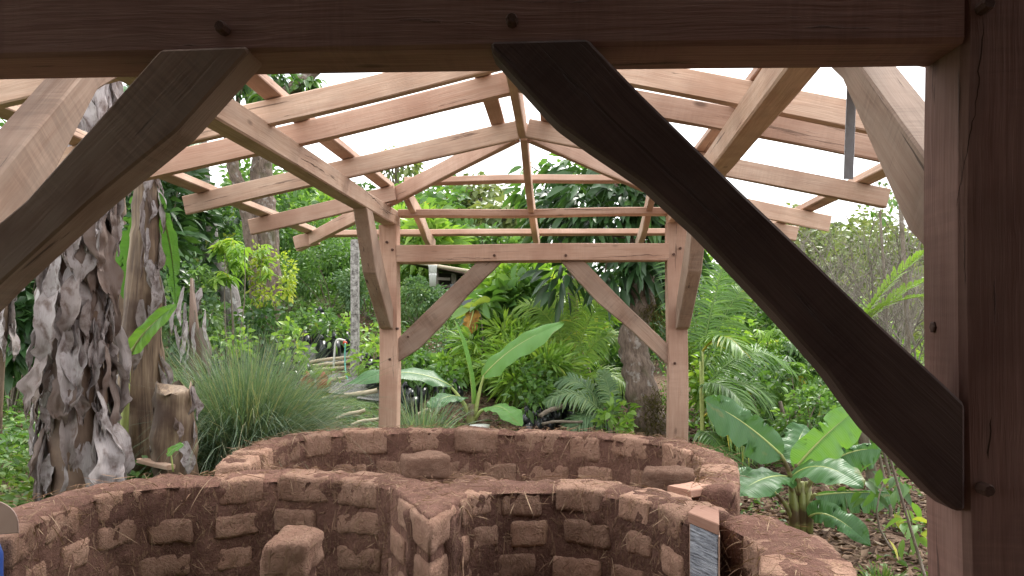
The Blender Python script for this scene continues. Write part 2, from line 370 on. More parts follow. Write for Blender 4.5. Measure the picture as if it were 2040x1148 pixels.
# gravel nursery beds on the slope
m = N('grey_gravel'); p = m.pos(); vo = m.n('TexVoronoi'); m.set(vo.inputs['Vector'], p); m.set(vo.inputs['Scale'], 45)
c = m.ramp(m.noise(p, 60, 3, .7), [(.3, (.05, .048, .046)), (.5, (.15, .145, .14)), (.72, (.33, .32, .31))]); M['gravel'] = m.pbr(c, .9, .2, m.bump(vo.outputs['Distance'], .9, .02))
def patch(name, poly, dz, mat, res=.09):
    P = np.array(poly); lo = P.min(0); hi = P.max(0)
    xs = np.arange(lo[0], hi[0], res); ys = np.arange(lo[1], hi[1], res); V = []; idx = {}; F = []
    def inside(x, y):
        c = False; j = len(P)-1
        for i in range(len(P)):
            if (P[i, 1] > y) != (P[j, 1] > y) and x < (P[j, 0]-P[i, 0])*(y-P[i, 1])/(P[j, 1]-P[i, 1])+P[i, 0]: c = not c
            j = i
        return c
    def vid(i, j):
        if (i, j) not in idx: idx[(i, j)] = len(V); V.append((xs[0]+i*res, ys[0]+j*res))
        return idx[(i, j)]
    for i in range(len(xs)):
        for j in range(len(ys)):
            if inside(xs[i]+res/2+.05*random.uniform(-1, 1), ys[j]+res/2+.05*random.uniform(-1, 1)): F.append((vid(i, j), vid(i+1, j), vid(i+1, j+1), vid(i, j+1)))
    V = np.array(V); z = ground_z(V[:, 0], V[:, 1])+dz
    return mesh(np.column_stack([V, z]), F, mat)
q = [gpt(600, 9.0)[:2], gpt(760, 8.75)[:2], gpt(790, 9.6)[:2], gpt(600, 9.75)[:2]]
tag(obj('gravel_path', patch('g', q, .05, M['gravel'])), kind='structure')
q = [gpt(560, 10.5)[:2], gpt(730, 10.5)[:2], gpt(730, 11.6)[:2], gpt(560, 11.6)[:2]]
tag(obj('gravel_bed', patch('g', q, .06, M['gravel'])), kind='structure')

def resample(P, step):
    P = np.asarray(P, float); L = np.concatenate([[0], np.cumsum(np.linalg.norm(np.diff(P, axis=0), axis=1))])
    n = max(4, int(L[-1]/step)); t = np.linspace(0, L[-1], n+1)
    return np.stack([np.interp(t, L, P[:, k]) for k in range(P.shape[1])], -1), L[-1]
# ------------------------------------------------------------------ the timber pavilion
pav = empty('timber_pavilion', (0, 4, 0.05), 'open timber frame pavilion with bare hip roof rafters over the brick walls', 'timber frame')
def timber(p0, p1, w, h, up=(0, 0, 1), wob=.003, seg=None, ch=.005, twist=0.0, taper=0.0):
    """squared timber from p0 to p1: w across, h along up; centre line"""
    p0 = np.asarray(p0, float); p1 = np.asarray(p1, float); L = np.linalg.norm(p1-p0); a = (p1-p0)/L
    u = np.asarray(up, float); u = unit(u-a*np.dot(u, a)); s = np.cross(a, u)
    seg = seg or max(4, int(L/.18)); t = np.linspace(0, 1, seg+1); hw, hh = w/2, h/2
    sec = [(-hw+ch, -hh), (hw-ch, -hh), (hw, -hh+ch), (hw, hh-ch), (hw-ch, hh), (-hw+ch, hh), (-hw, hh-ch), (-hw, -hh+ch)]
    sd = random.uniform(0, 99); V = []; U = []
    for i, tt in enumerate(t):
        c = p0+a*L*tt; sw = wob*2*math.sin(tt*3.1*(1+sd % 2)+sd)
        for k, (x, y) in enumerate(sec):
            q = np.array([tt*L*1.7, k*.9, sd]); n = vnoise(q[None], 1.0)[0]
            e = 1+wob*1.2*n/max(hw, .02)*.5
            V.append(c+s*(x*e+sw)+u*(y*(1-taper*tt)*e+sw*.6)); U.append((tt*L, x, y))
    F = []
    for i in range(seg):
        for k in range(8): F.append((i*8+k, i*8+(k+1) % 8, (i+1)*8+(k+1) % 8, (i+1)*8+k))
    F.append(tuple(range(7, -1, -1))); F.append(tuple(seg*8+k for k in range(8)))
    return np.array(V), F, np.array(U)
def tim(name, p0, p1, w, h, mat, parent=pav, **kw):
    V, F, U = timber(p0, p1, w, h, **kw); return obj(name, mesh(V, F, M[mat], False, U), parent)
def prism(name, poly, y0, y1, mat, parent=pav, ax=None, bevel=.006):
    """poly: 3D points of the front face (lying in a plane), pushed along y (or vector ax)"""
    P = np.asarray(poly, float); n = len(P); d = np.array([0, y1-y0, 0]) if ax is None else np.asarray(ax, float)
    bm = bmesh.new(); f = [bm.verts.new(p) for p in P]; b = [bm.verts.new(p+d) for p in P]
    bm.faces.new(f); bm.faces.new(b[::-1])
    for i in range(n): bm.faces.new((f[(i+1) % n], f[i], b[i], b[(i+1) % n]))
    bmesh.ops.recalc_face_normals(bm, faces=bm.faces)
    if bevel: bmesh.ops.bevel(bm, geom=list(bm.edges), offset=bevel, segments=1, affect='EDGES', clamp_overlap=True)
    i0 = np.argmax(np.linalg.norm(P-P[0], axis=1)); a = unit(P[i0]-P[0]); b2 = unit(d); c2 = np.cross(a, b2)
    me = bpy.data.meshes.new(name); bm.to_mesh(me); bm.free()
    V = np.array([v.co[:] for v in me.vertices]); U = np.stack([V@a, V@c2, V@b2], -1)
    at = me.attributes.new('uvw', 'FLOAT_VECTOR', 'POINT'); at.data.foreach_set('vector', U.astype(np.float32).ravel())
    me.materials.append(M[mat]); return obj(name, me, parent)
def peg(p, parent, ax=(0, -1, 0), r=.011, l=.03, n=8):
    p = np.asarray(p, float); ax = np.asarray(ax, float)
    V, F, U = tube([p-ax*.03, p+ax*l*.8, p+ax*l], [r, r, r*.75], n); return obj('peg', mesh(V, F, M['peg'], False, U), parent)
YN = 1.53; YF = 6.2
# near frame
zt = zat(980, 97, YN); xr = W(1921, 300, YN)[0]
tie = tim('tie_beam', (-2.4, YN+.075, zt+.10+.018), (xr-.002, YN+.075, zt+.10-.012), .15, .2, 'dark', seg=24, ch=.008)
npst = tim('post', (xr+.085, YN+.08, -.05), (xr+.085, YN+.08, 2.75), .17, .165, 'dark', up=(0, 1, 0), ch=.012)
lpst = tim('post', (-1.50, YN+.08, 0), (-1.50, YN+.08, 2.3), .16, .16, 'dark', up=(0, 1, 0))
peg(W(449, 62, YN), tie, r=.0125); peg(W(1021, 47, YN), tie, r=.012)
peg(W(1955, 18, YN-.003), npst, r=.013); peg(W(1955, 972, YN-.003), npst, r=.013)
pp = W(1850, 652, YN+.11); peg((xr, pp[1], pp[2]), npst, (-1, 0, 0), .0125, .010, 6)
yb = YN-.012
pl = [W(x, y, yb) for x, y in ((319, 98), (492, 92), (494, 102), (352, 260), (178, 402), (0, 565), (-260, 830), (-420, 905), (-420, 790), (50, 400))]
lb = prism('brace', pl, yb, yb+.085, 'brace')
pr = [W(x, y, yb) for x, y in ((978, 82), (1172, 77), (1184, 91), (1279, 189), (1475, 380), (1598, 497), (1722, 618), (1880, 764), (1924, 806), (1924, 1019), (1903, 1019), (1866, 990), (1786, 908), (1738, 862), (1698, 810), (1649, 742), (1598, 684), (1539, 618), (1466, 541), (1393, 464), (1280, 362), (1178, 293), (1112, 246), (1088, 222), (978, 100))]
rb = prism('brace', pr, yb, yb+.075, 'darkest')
# longitudinal braces from the near posts up to the wall plates
zp = zat(792, 447, YF)            # underside of the plates
def longbrace(x0, x1, ya, za, yb2, zb, wdt, mat, bulge=.03):
    y = [(ya, za-.07), (ya+.16, za+.06-bulge), (yb2-.1, zb-.13-bulge*.2), (yb2+.10, zb), (yb2-.07, zb), (ya, za+.12)]
    return prism('brace', [np.array([x0, a, b]) for a, b in y], 0, 0, mat, ax=(x1-x0, 0, 0))
longbrace(.815, .915, 1.695, 1.80, 2.38, zp, .1, 'brace'); longbrace(-1.50, -1.39, 1.69, 1.72, 2.34, zp, .1, 'brace')
# far frame
fl0, fl1 = W(755, 600, YF)[0], W(791, 600, YF)[0]; fr0, fr1 = W(1331, 600, YF)[0], W(1370, 600, YF)[0]
fp = []
for a, b in ((fl0, fl1), (fr0, fr1)):
    fp.append(tim('post', ((a+b)/2, YF+.07, -.05), ((a+b)/2, YF+.07, zp-.002), b-a, .145, 'pink', up=(0, 1, 0)))
zf0, zf1 = zat(1060, 520, YF), zat(1060, 486, YF)
ftie = tim('tie_beam', (fl1-.006, YF+.064, (zf0+zf1)/2), (fr0+.006, YF+.064, (zf0+zf1)/2), .14, zf1-zf0, 'pink')
nail = tim('tie_beam', (W(741, 500, 6.38)[0], 6.42, (zf0+zf1)/2), (W(1391, 500, 6.38)[0], 6.42, (zf0+zf1)/2), .05, .135, 'red')
for a in ((771, 483), (782, 498)): peg(W(a[0], a[1], YF), fp[0], l=.02)
for a in ((1355, 495), (1342, 507)): peg(W(a[0], a[1], YF), fp[1], l=.02)
peg(W(777, 716, YF), fp[0], l=.02); peg(W(1344, 724, YF), fp[1], l=.02); peg(W(791, 655, YF), fp[0], l=.015)
peg(W(985, 509, YF-.006), ftie, l=.02); peg(W(1127, 509, YF-.006), ftie, l=.02)
yb = YF+.03
b1_ = prism('brace', [W(x, y, yb) for x, y in ((789, 678), (950, 522), (999, 522), (964, 556), (932, 588), (880, 648), (834, 695), (789, 724))], yb, yb+.07, 'brace')
b2_ = prism('brace', [W(x, y, yb) for x, y in ((1117, 520), (1164, 520), (1216, 574), (1254, 613), (1333, 688), (1333, 730), (1262, 662), (1190, 602), (1143, 551))], yb, yb+.07, 'brace')
peg(W(813, 671, yb), b1_, r=.009, l=.008)
for k, (a, b) in enumerate(((fl0, fl1), (fr0, fr1))):
    xc = (a+b)/2+(-.005 if k == 0 else .03); zz = EYE
    y = [(YF-.005, zz-.0), (YF-.005, zz+.17), (5.50, zp), (5.33, zp), (5.60, zz+.42), (YF-.09, zz+.02)]
    o = prism('brace', [np.array([xc-.05, p, q_]) for p, q_ in y], 0, 0, 'brace', ax=(.1, 0, 0))
# wall plates
PLW = .12; PLH = .125
xi_f, xi_n = W(792, 447, YF)[0], W(426, 232, 3.05)[0]
lp0 = xi_f+(xi_n-xi_f)*(1.2-YF)/(3.05-YF)
plateL = tim('wall_plate', (lp0-PLW/2, 1.2, zp+PLH/2), (xi_f-PLW/2, YF+.145, zp+PLH/2), PLW, PLH, 'tan', ch=.008, wob=.004)
xr_f, xr_n = W(1333, 446, YF)[0], W(1584, 134, 2.48)[0]
rp0 = xr_n+(xr_f-xr_n)*(1.2-2.48)/(YF-2.48)
plateR = tim('wall_plate', (rp0+PLW/2, 1.2, zp+PLH/2), (xr_f+PLW/2, YF+.145, zp+PLH/2), PLW, PLH, 'tan', ch=.008, wob=.004)
tim('wall_plate', (xi_f+.003, YF+.07, zp+PLH-.034), (xr_f-.003, YF+.07, zp+PLH-.034), .13, .055, 'pink')
# roof: low hip, slope .216
RX = -.235; YA = 4.93; SL = .216; RH = .118; RT = .05
zr0 = zp+PLH                       # top of plates at |x-RX| = 1.12
def zb(r): return zr0+.004+SL*(1.1-r)           # underside of a rafter r metres out from the ridge line
RIDGE = .033
rr = tim('ridge_board', (RX, -3.5, zb(0)+.075), (RX, YA, zb(0)+.075), .05, .15, 'tan', wob=.002)
lefts = [(1.9, 2.2, 'tan'), (2.72, 2.2, 'tan'), (3.6, 2.2, 'tan'), (4.0, 2.2, 'pink'), (4.9, 2.21, 'tan')]
for y, out, mt in lefts: tim('rafter', (RX-out, y, zb(out)+RH/2), (RX-RIDGE, y, zb(RIDGE)+RH/2), RT, RH, mt)
rights = [(1.9, 2.24, 'tan'), (2.72, 2.24, 'tan'), (3.52, 2.24, 'tan'), (3.92, 2.24, 'red'), (4.86, 2.24, 'tan')]
for y, out, mt in rights: tim('rafter', (RX+RIDGE, y, zb(RIDGE)+RH/2), (RX+out, y, zb(out)+RH/2), RT, RH, mt)
def hipz(r): return zb(r)
for s in (-1, 1):                  # hips
    e = 2.25
    tim('hip_rafter', (RX+s*.05, YA+.05, zb(.05)+RH/2+.0), (RX+s*e, YA+e, zb(e)+RH/2), .052, RH, 'red' if s > 0 else 'pink')
hx = lambda y: y-YA                # reach of the hip at y
for s, out, mt in ((-1, 2.2, 'pink'), (1, 2.26, 'tan')):
    y = 5.92; r = hx(y)+.05; tim('rafter', (RX+s*out, y, zb(out)+RH/2), (RX+s*r, y, zb(r)+RH/2), RT, RH, mt)
tim('rafter', (RX-2.22, 7.0, zb(2.22)+RH/2), (RX-2.0, 7.0, zb(2.0)+RH/2), RT, RH, 'pink')
tim('rafter', (RX+2.23, 6.62, zb(2.23)+RH/2), (RX+1.76, 6.62, zb(1.76)+RH/2), RT, RH, 'tan')
tim('rafter', (RX, YA+.03, zb(.03)+RH/2), (RX+.02, YA+2.3, zb(2.3)+RH/2), RT, RH, 'tan')
for s in (-1, 1):
    x = RX+s*.95; tim('rafter', (x, YA+1.0, zb(1.0)+RH/2), (x+.02*s, YA+2.3, zb(2.3)+RH/2), RT, RH, 'tan')
# battens lying on the rafters
BH = .05
def batten(r, y0, y1, s, mt, w=.09): tim('batten', (RX+s*r, y0, zb(r)+RH+BH/2+.006), (RX+s*r, y1, zb(r)+RH+BH/2+.006), w, BH, mt, up=(s*SL, 0, 1))
batten(1.13, 1.0, 6.06, -1, 'red'); batten(1.13, 1.0, 6.06, 1, 'red')
batten(2.08, 1.0, 7.06, -1, 'tan'); batten(2.10, 1.0, 7.06, 1, 'tan')
batten(.17, 1.0, 5.05, -1, 'red'); batten(.17, 1.0, 5.05, 1, 'red')
def hbatten(r, x, mt): tim('batten', (RX-x, YA+r, zb(r)+RH+BH/2+.006), (RX+x, YA+r, zb(r)+RH+BH/2+.006), .07, BH, mt, up=(0, SL, 1))
hbatten(1.0, .97, 'red'); hbatten(2.2, 2.14, 'red')
# unseen roof, back and side boards round the camera, sized to shade near timbers
for s in (-1, 1):
    for k in range(4):
        x0 = RX+s*(.02+k*.62); x1 = RX+s*(.02+(k+1)*.62+.05); zc = lambda x: zb(abs(x-RX))+RH+BH+.02+.012*(k % 2)
        V, F, U = timber(((x0+x1)/2, -4.2, zc((x0+x1)/2)), ((x0+x1)/2, 1.35, zc((x0+x1)/2)), abs(x1-x0), .008, up=(s*SL, 0, 1), ch=.002)
        obj('shade_roof_sheet', mesh(V, F, M['roofsheet'], False, U), pav)
for y in (-3.6, -2.4, -1.2, 0.0, .9):
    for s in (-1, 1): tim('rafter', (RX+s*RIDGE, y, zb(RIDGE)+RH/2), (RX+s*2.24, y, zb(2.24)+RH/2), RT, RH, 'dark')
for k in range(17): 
    x = -2.6+k*.31; tim('shade_wall_board', (x, -2.3, 0), (x, -2.3, 3.0), .30, .03, 'dark', up=(0, 1, 0), seg=2)
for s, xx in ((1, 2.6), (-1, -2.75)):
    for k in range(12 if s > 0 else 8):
        y = -2.1+k*.26; tim('shade_wall_board', (xx, y, -.3), (xx, y, 2.6), .25, .03, 'dark', up=(1, 0, 0), seg=2)
# steel square hung over the brace
# drying cracks in the big timbers
def crack(parent, pts, wd, nrm, side):
    P = np.asarray(pts, float); P, L = resample(P, .012); n = len(P); sd = random.uniform(0, 50); k = np.linspace(0, 1, n)
    q = np.stack([k*L*30, 0*k+sd, 0*k], -1); side = np.asarray(side, float)
    P = P+side*(.005*vnoise(q, .7)+.003*vnoise(q, 2.1))[:, None]+np.asarray(nrm, float)*.0035
    w = wd*(.25+.75*np.abs(vnoise(q, .45, 9)))*np.clip(np.minimum(k, 1-k)*9, .05, 1)
    V = np.concatenate([P-side*w[:, None], P+side*w[:, None]]); F = [(i, i+1, n+i+1, n+i) for i in range(n-1)]
    obj('crack', mesh(V, F, M['crackdark'], True), parent)
def plx(y): return xi_f+(xi_n-xi_f)*(y-YF)/(3.05-YF)
for ys, zs, w_ in (((2.9, 3.2, 3.5, 3.75), (.108, .095, .098, .085), .004), ((3.3, 3.6, 3.9, 4.3), (.07, .085, .08, .095), .003), ((3.9, 4.2, 4.5), (.055, .06, .05), .0025), ((4.62, 4.64, 4.66), (.02, .06, .12), .004), ((5.2, 5.5, 5.8, 6.1), (.10, .085, .05, .06), .005), ((5.6, 5.75, 5.9), (.04, .045, .04), .003)):
    crack(plateL, [(plx(y), y, zp+z) for y, z in zip(ys, zs)], w_, (1, 0, 0), (0, 0, 1))
yc = YN-.0025
crack(npst, [W(x, y, yc) for x, y in ((1962, 30), (1950, 120), (1938, 210), (1925, 320), (1908, 420))], .0018, (0, -1, 0), (1, 0, 0))
crack(npst, [W(x, y, yc) for x, y in ((1972, 830), (1968, 870), (1966, 915))], .0022, (0, -1, 0), (1, 0, 0))
for (d0, z0_), (d1, z1_), w_ in (((YN+.09, zat(1880, 190, 1.6)), (YN+.07, zat(1885, 300, 1.6)), .004), ((YN+.12, zat(1865, 170, 1.63)), (YN+.115, zat(1865, 480, 1.63)), .0012), ((YN+.05, zat(1895, 300, 1.6)), (YN+.03, zat(1905, 520, 1.57)), .0015)):
    crack(npst, [(xr, d0, z0_), (xr, (d0+d1)/2+.004, (z0_+z1_)/2), (xr, d1, z1_)], w_, (-1, 0, 0), (0, 1, 0))
crack(rr, [(RX-.025, 3.2, zb(0)+.06), (RX-.025, 3.8, zb(0)+.07)], .002, (-1, 0, 0), (0, 0, 1))
crack(ftie, [W(x, y, YF-.006) for x, y in ((1170, 514), (1230, 511), (1290, 508), (1328, 511))], .0025, (0, -1, 0), (0, 0, 1)); crack(ftie, [W(x, y, YF-.006) for x, y in ((860, 517), (930, 514), (990, 517))], .002, (0, -1, 0), (0, 0, 1))
# steel ruler
a, b = W(1697, 165, 2.3), W(1690, 357, 2.3)
V, F, U = timber(a, b, .028, .003, up=(0, 1, 0), wob=0, ch=.0008, seg=2); tag(obj('steel_ruler', mesh(V, F, M['steel'], False, U)), 'grey steel ruler hanging beside the upper right brace', 'ruler')

# ------------------------------------------------------------------ adobe walls
TOP = EYE-.68
def bgrid(n):
    V = []; idx = {}; F = []
    def vid(i, j, k):
        if (i, j, k) not in idx: idx[(i, j, k)] = len(V); V.append((i/n[0]-.5, j/n[1]-.5, k/n[2]-.5))
        return idx[(i, j, k)]
    for ax in range(3):
        b, c = [q_ for q_ in range(3) if q_ != ax]
        for side in (0, n[ax]):
            for i in range(n[b]):
                for j in range(n[c]):
                    q4 = []
                    for di, dj in ((0, 0), (1, 0), (1, 1), (0, 1)):
                        t = [0, 0, 0]; t[ax] = side; t[b] = i+di; t[c] = j+dj; q4.append(vid(*t))
                    if (side == 0) ^ (ax == 1): q4 = q4[::-1]
                    F.append(tuple(q4))
    return np.array(V), np.array(F)
BG = bgrid((10, 5, 6)); BGC = bgrid((12, 5, 7))
def rough(V, dim, seed, r=.022, amp=1.0):
    """block of size dim with rounded, crumbly edges"""
    dim = np.asarray(dim, float); Q = V*dim
    inner = np.clip(Q, -(dim/2-r), dim/2-r); dlt = Q-inner; ln = np.linalg.norm(dlt, axis=1, keepdims=True)
    Q = inner+np.where(ln > r, dlt/(ln+1e-9)*r, dlt)
    return Q+amp*unit(Q/dim)*(.006*vnoise(Q, 9, seed*5.3)+.007*vnoise(Q, 24, seed*2.1)+.004*vnoise(Q, 60, seed))[:, None]
def rbrick(seed, n=(14, 9, 8)):
    """rough hand-made block, unit size, centred"""
    V, F = bgrid(n); dim = np.array([.28, .26, .15])
    return mesh(rough(V, dim, seed, .026, 1.9)/dim, F, M['brick'], True)
BR = [rbrick(i) for i in range(12)]
FACE = []       # straw is scattered on these faces later
def wall(root, path, th, side, z0=.0, courses=4, first=0.0, brick_l=.275, gap=.06, hgt=.145, jh=.05, seed=1, topoff=None, prot=.012, skip=0.04):
    """path: plan points + top height of the face seen; side=+1 thickness goes to the left of the path direction"""
    P = smoothpath(path, 8); P, L = resample(P, .022); n = len(P)
    tg = unit(np.gradient(P[:, :2], axis=0)); nrm = np.stack([-tg[:, 1], tg[:, 0]], -1)*side
    ztop = P[:, 2]
    # cross-section, from the foot of the seen face over the top to the foot of the far face
    H = float(np.mean(ztop))-z0; nv = int(H/.026); nt = 9
    sec = [(0, k/nv) for k in range(nv)]+[(k/(nt-1), 1.0) for k in range(nt)]+[(1.0, 1-k/nv) for k in range(1, nv+1)]
    sec = np.array(sec); m_ = len(sec)
    s = sec[:, 0]; hh = sec[:, 1]
    round_ = np.where(hh > .999, -.03*(np.abs(s*2-1))**4, 0)
    V = np.zeros((n, m_, 3))
    V[:, :, 0] = P[:, None, 0]+nrm[:, None, 0]*(s*th)[None]; V[:, :, 1] = P[:, None, 1]+nrm[:, None, 1]*(s*th)[None]
    V[:, :, 2] = z0+(ztop[:, None]-z0)*hh[None]+round_[None]-.012
    on = np.zeros((n, m_, 3)); sgn = np.where(s < .01, -1, np.where(s > .99, 1, 0))
    on[:, :, 0] = nrm[:, None, 0]*sgn[None]; on[:, :, 1] = nrm[:, None, 1]*sgn[None]; on[:, :, 2] = (hh > .999)
    d = .009*vnoise(V, 6.5, seed*7)+.010*vnoise(V, 15, seed*3)+.007*vnoise(V, 41, seed)+.004*vnoise(V, 90, seed)
    V = V+on*d[..., None]
    rings = [V[i] for i in range(n)]                    # rounded, closed ends
    for e, sg in ((0, -1), (n-1, 1)):
        R0 = V[e]; c = R0.mean(0); c[2] = R0[:, 2].mean(); t3 = np.array([tg[e, 0], tg[e, 1], 0])*sg
        for f_, o_ in ((.94, .018), (.78, .032), (.45, .040), (.02, .043)):
            q = c+(R0-c)*np.array([f_, f_, .5+.5*f_])+t3*o_; q = q+t3*(.012*vnoise(q, 12, seed)+.006*vnoise(q, 35, seed))[:, None]
            if sg < 0: rings.insert(0, q)
            else: rings.append(q)
    VR = np.array(rings); nr_ = len(VR); ii = np.arange(nr_*m_).reshape(nr_, m_)
    F = np.stack([ii[:-1, :-1], ii[:-1, 1:], ii[1:, 1:], ii[1:, :-1]], -1).reshape(-1, 4)
    if side < 0: F = F[:, ::-1]
    obj('mortar', mesh(VR.reshape(-1, 3), F, M['mortar'], True), root)
    FACE.append((root, P, nrm, th, ztop))
    rs = random.Random(seed)
    for c in range(courses):
        u = first+(0 if c % 2 == 0 else (brick_l+gap)*.5)+rs.uniform(-.02, .02)-.05
        while u < L-.06:
            bl = brick_l*rs.uniform(.72, 1.14); uc = u+bl/2
            if .04 < uc < L-.03 and rs.random() > skip:
                k = min(n-1, int(uc/L*(n-1))); t = tg[k]; nn = nrm[k]
                h = hgt*rs.uniform(.9, 1.1); zc = ztop[k]-h/2-c*(hgt+jh)+rs.uniform(-.012, .012)+(topoff if topoff is not None else -.016)*(c == 0)
                pr_ = prot*rs.uniform(.25, 1.0)
                V, F = BG; Q = rough(V, (bl, th+2*pr_, h), rs.uniform(0, 90), .02)
                tw = rs.uniform(-.05, .05); Q[:, 2] += Q[:, 0]*tw
                uu = np.clip((uc+Q[:, 0])/L*(n-1), 0, n-1.001); k0 = uu.astype(int); fr = (uu-k0)[:, None]
                ext = ((uc+Q[:, 0])-uu/(n-1)*L)[:, None]
                C2 = P[k0, :2]*(1-fr)+P[k0+1, :2]*fr+tg[k0]*ext; N2 = unit(nrm[k0]*(1-fr)+nrm[k0+1]*fr)
                XY = C2+N2*(Q[:, 1:2]+th/2); B3 = np.column_stack([XY, Q[:, 2]+zc]); ctr = B3.mean(0)
                o = obj('brick', mesh(B3-ctr, F, M['brick'], True), root, loc=ctr-np.array(root.location))
            u += bl+gap*rs.uniform(.5, 1.6)
def path(px, dz=0): return [tuple(T(x, y, TOP+(z_ if len(q_) > 2 else 0)+dz)) for q_ in px for x, y, z_ in [tuple(q_)+((0,) if len(q_) == 2 else ())]]
fw = empty('curved_adobe_wall', T(930, 850, 0.05), 'far curved mud brick wall below the two pale far posts', 'brick wall')
wall(fw, path([(500, 914), (548, 884), (614, 864), (704, 857), (850, 853), (1000, 856), (1150, 861), (1250, 868), (1330, 880), (1392, 901), (1398, 930), (1388, 962)]), .17, 1, courses=4, seed=3, prot=.013, brick_l=.285, gap=.075, hgt=.15, jh=.065)
nw = empty('adobe_wall', T(620, 950, 0.05), 'nearest mud brick wall, two hollow curves meeting in a corner, across the bottom', 'brick wall')
wall(nw, path([(30, 1052), (105, 1010), (230, 970), (330, 956), (420, 954), (534, 945), (677, 948), (765, 957), (806, 978)]), .22, 1, courses=6, seed=11, prot=.009, brick_l=.225, gap=.07, hgt=.118, jh=.045, skip=.08)
wall(nw, path([(915, 984), (992, 967), (1068, 966), (1141, 967), (1231, 977), (1304, 995), (1362, 1024)]), .22, 1, courses=6, seed=23, prot=.010, first=.02, brick_l=.205, gap=.05, hgt=.115, jh=.042, skip=.05)
rw = empty('adobe_wall', T(1540, 1060, 0.05), 'low mud brick wall right of the grey ribbed door jamb', 'brick wall')
wall(rw, path([(1436, 1026), (1482, 1048), (1520, 1090), (1524, 1140), (1500, 1230), (1440, 1360)]), .24, 1, courses=5, seed=31, prot=.013, brick_l=.23, gap=.05, hgt=.135, jh=.05)
# blocks laid loose on the tops, and the small pier inside the near room
def loose(name, root_label, px, py, z, l, w, h, rz, cat='brick', parent=None):
    p = T(px, py, z)
    o = obj(name, BR[random.randrange(12)], parent, loc=(p[0], p[1], z+h/2) if parent is None else tuple(np.array([p[0], p[1], z+h/2])-np.array(parent.location)))
    o.scale = (l, w, h); o.rotation_euler = (random.uniform(-.05, .05), random.uniform(-.05, .05), rz)
    if parent is None: tag(o, root_label, cat)
    return o
loose('mud_brick', 'pale loose mud brick lying on the wall junction at the centre', 846, 948, TOP-.035, .22, .15, .11, .4)
loose('mud_brick', 'rounded straw-covered mud brick on top of the near wall right end', 1332, 978, TOP-.09, .24, .16, .11, -.2)
pier = empty('brick_pier', T(565, 1070, 0.05), 'narrow mud brick pier standing inside the near room at the bottom edge', 'pier')
pc = T(556, 1076, TOP)
for k in range(5):
    V, F = bgrid((10, 8, 7)); w_ = (.155, .20, .185, .22, .2)[k]; Q = rough(V, (w_, .22, .125), k*2.3+1, .02, 1.5); Q[:, 2] += Q[:, 0]*.06*(-1)**k
    obj('brick', mesh(Q+np.array([pc[0]+.01*(-1)**k, pc[1]+.11-.012*k, TOP-.075-k*.152]), F, M['brick'], True), pier)
V, F, U = timber((pc[0], pc[1]+.11, .05), (pc[0], pc[1]+.11, TOP-.08), .13, .18, up=(0, 1, 0), wob=.01); obj('mortar', mesh(V, F, M['mortar'], True, U), pier)
cp = T(855, 1025, TOP)
wall(nw, [(cp[0]+.075, cp[1]+.17, TOP-.006), (cp[0]+.10, cp[1]+.5, TOP-.012), (cp[0]+.13, cp[1]+.85, TOP-.03), (cp[0]+.16, cp[1]+1.12, TOP-.06)], .2, 1, courses=3, seed=41, prot=.012, brick_l=.2, gap=.06, hgt=.12, jh=.05)
nA = T(855, 1027, TOP)[:2]; nB = T(925, 978, TOP)[:2]+np.array([.02, 0]); nD = T(776, 962, TOP)[:2]; nC = np.array([(nB[0]+nD[0])/2, 3.5])
def nose(nm, u0, u1, v0, v1, zc, hh, mat, seed, g):
    V, F = bgrid(g); Q = rough(V, (.36*(u1-u0), .36*(v1-v0), hh), seed, .014 if nm == 'mortar' else .02, 1.0 if nm == 'mortar' else 1.2)
    u = (u0+u1)/2+Q[:, 0]/.36; v = (v0+v1)/2+Q[:, 1]/.36
    XY = nA*((1-u)*(1-v))[:, None]+nB*(u*(1-v))[:, None]+nC*(u*v)[:, None]+nD*((1-u)*v)[:, None]
    obj(nm, mesh(np.column_stack([XY, zc+Q[:, 2]]), F, M[mat], True), nw)
nose('mortar', .0, 1.0, .0, 1.0, TOP/2-.008, TOP+.0, 'mortar', 4.4, (16, 16, 40))
for k in range(6):
    z_ = TOP-.078-k*.158
    if k % 2 == 0: nose('brick', -.06, .62, -.06, .72, z_, .12, 'brick', k*3.7, (12, 12, 7)); nose('brick', .74, 1.02, -.06, .3, z_+.004, .112, 'brick', k*5.1+9, (9, 7, 6))
    else: nose('brick', -.05, .45, -.05, .42, z_, .115, 'brick', k*3.7, (11, 9, 6)); nose('brick', -.06, .25, .54, .95, z_-.004, .112, 'brick', k*4.3+5, (7, 9, 6)); nose('brick', .56, .95, -.06, .25, z_, .11, 'brick', k*2.9+5, (9, 7, 6))
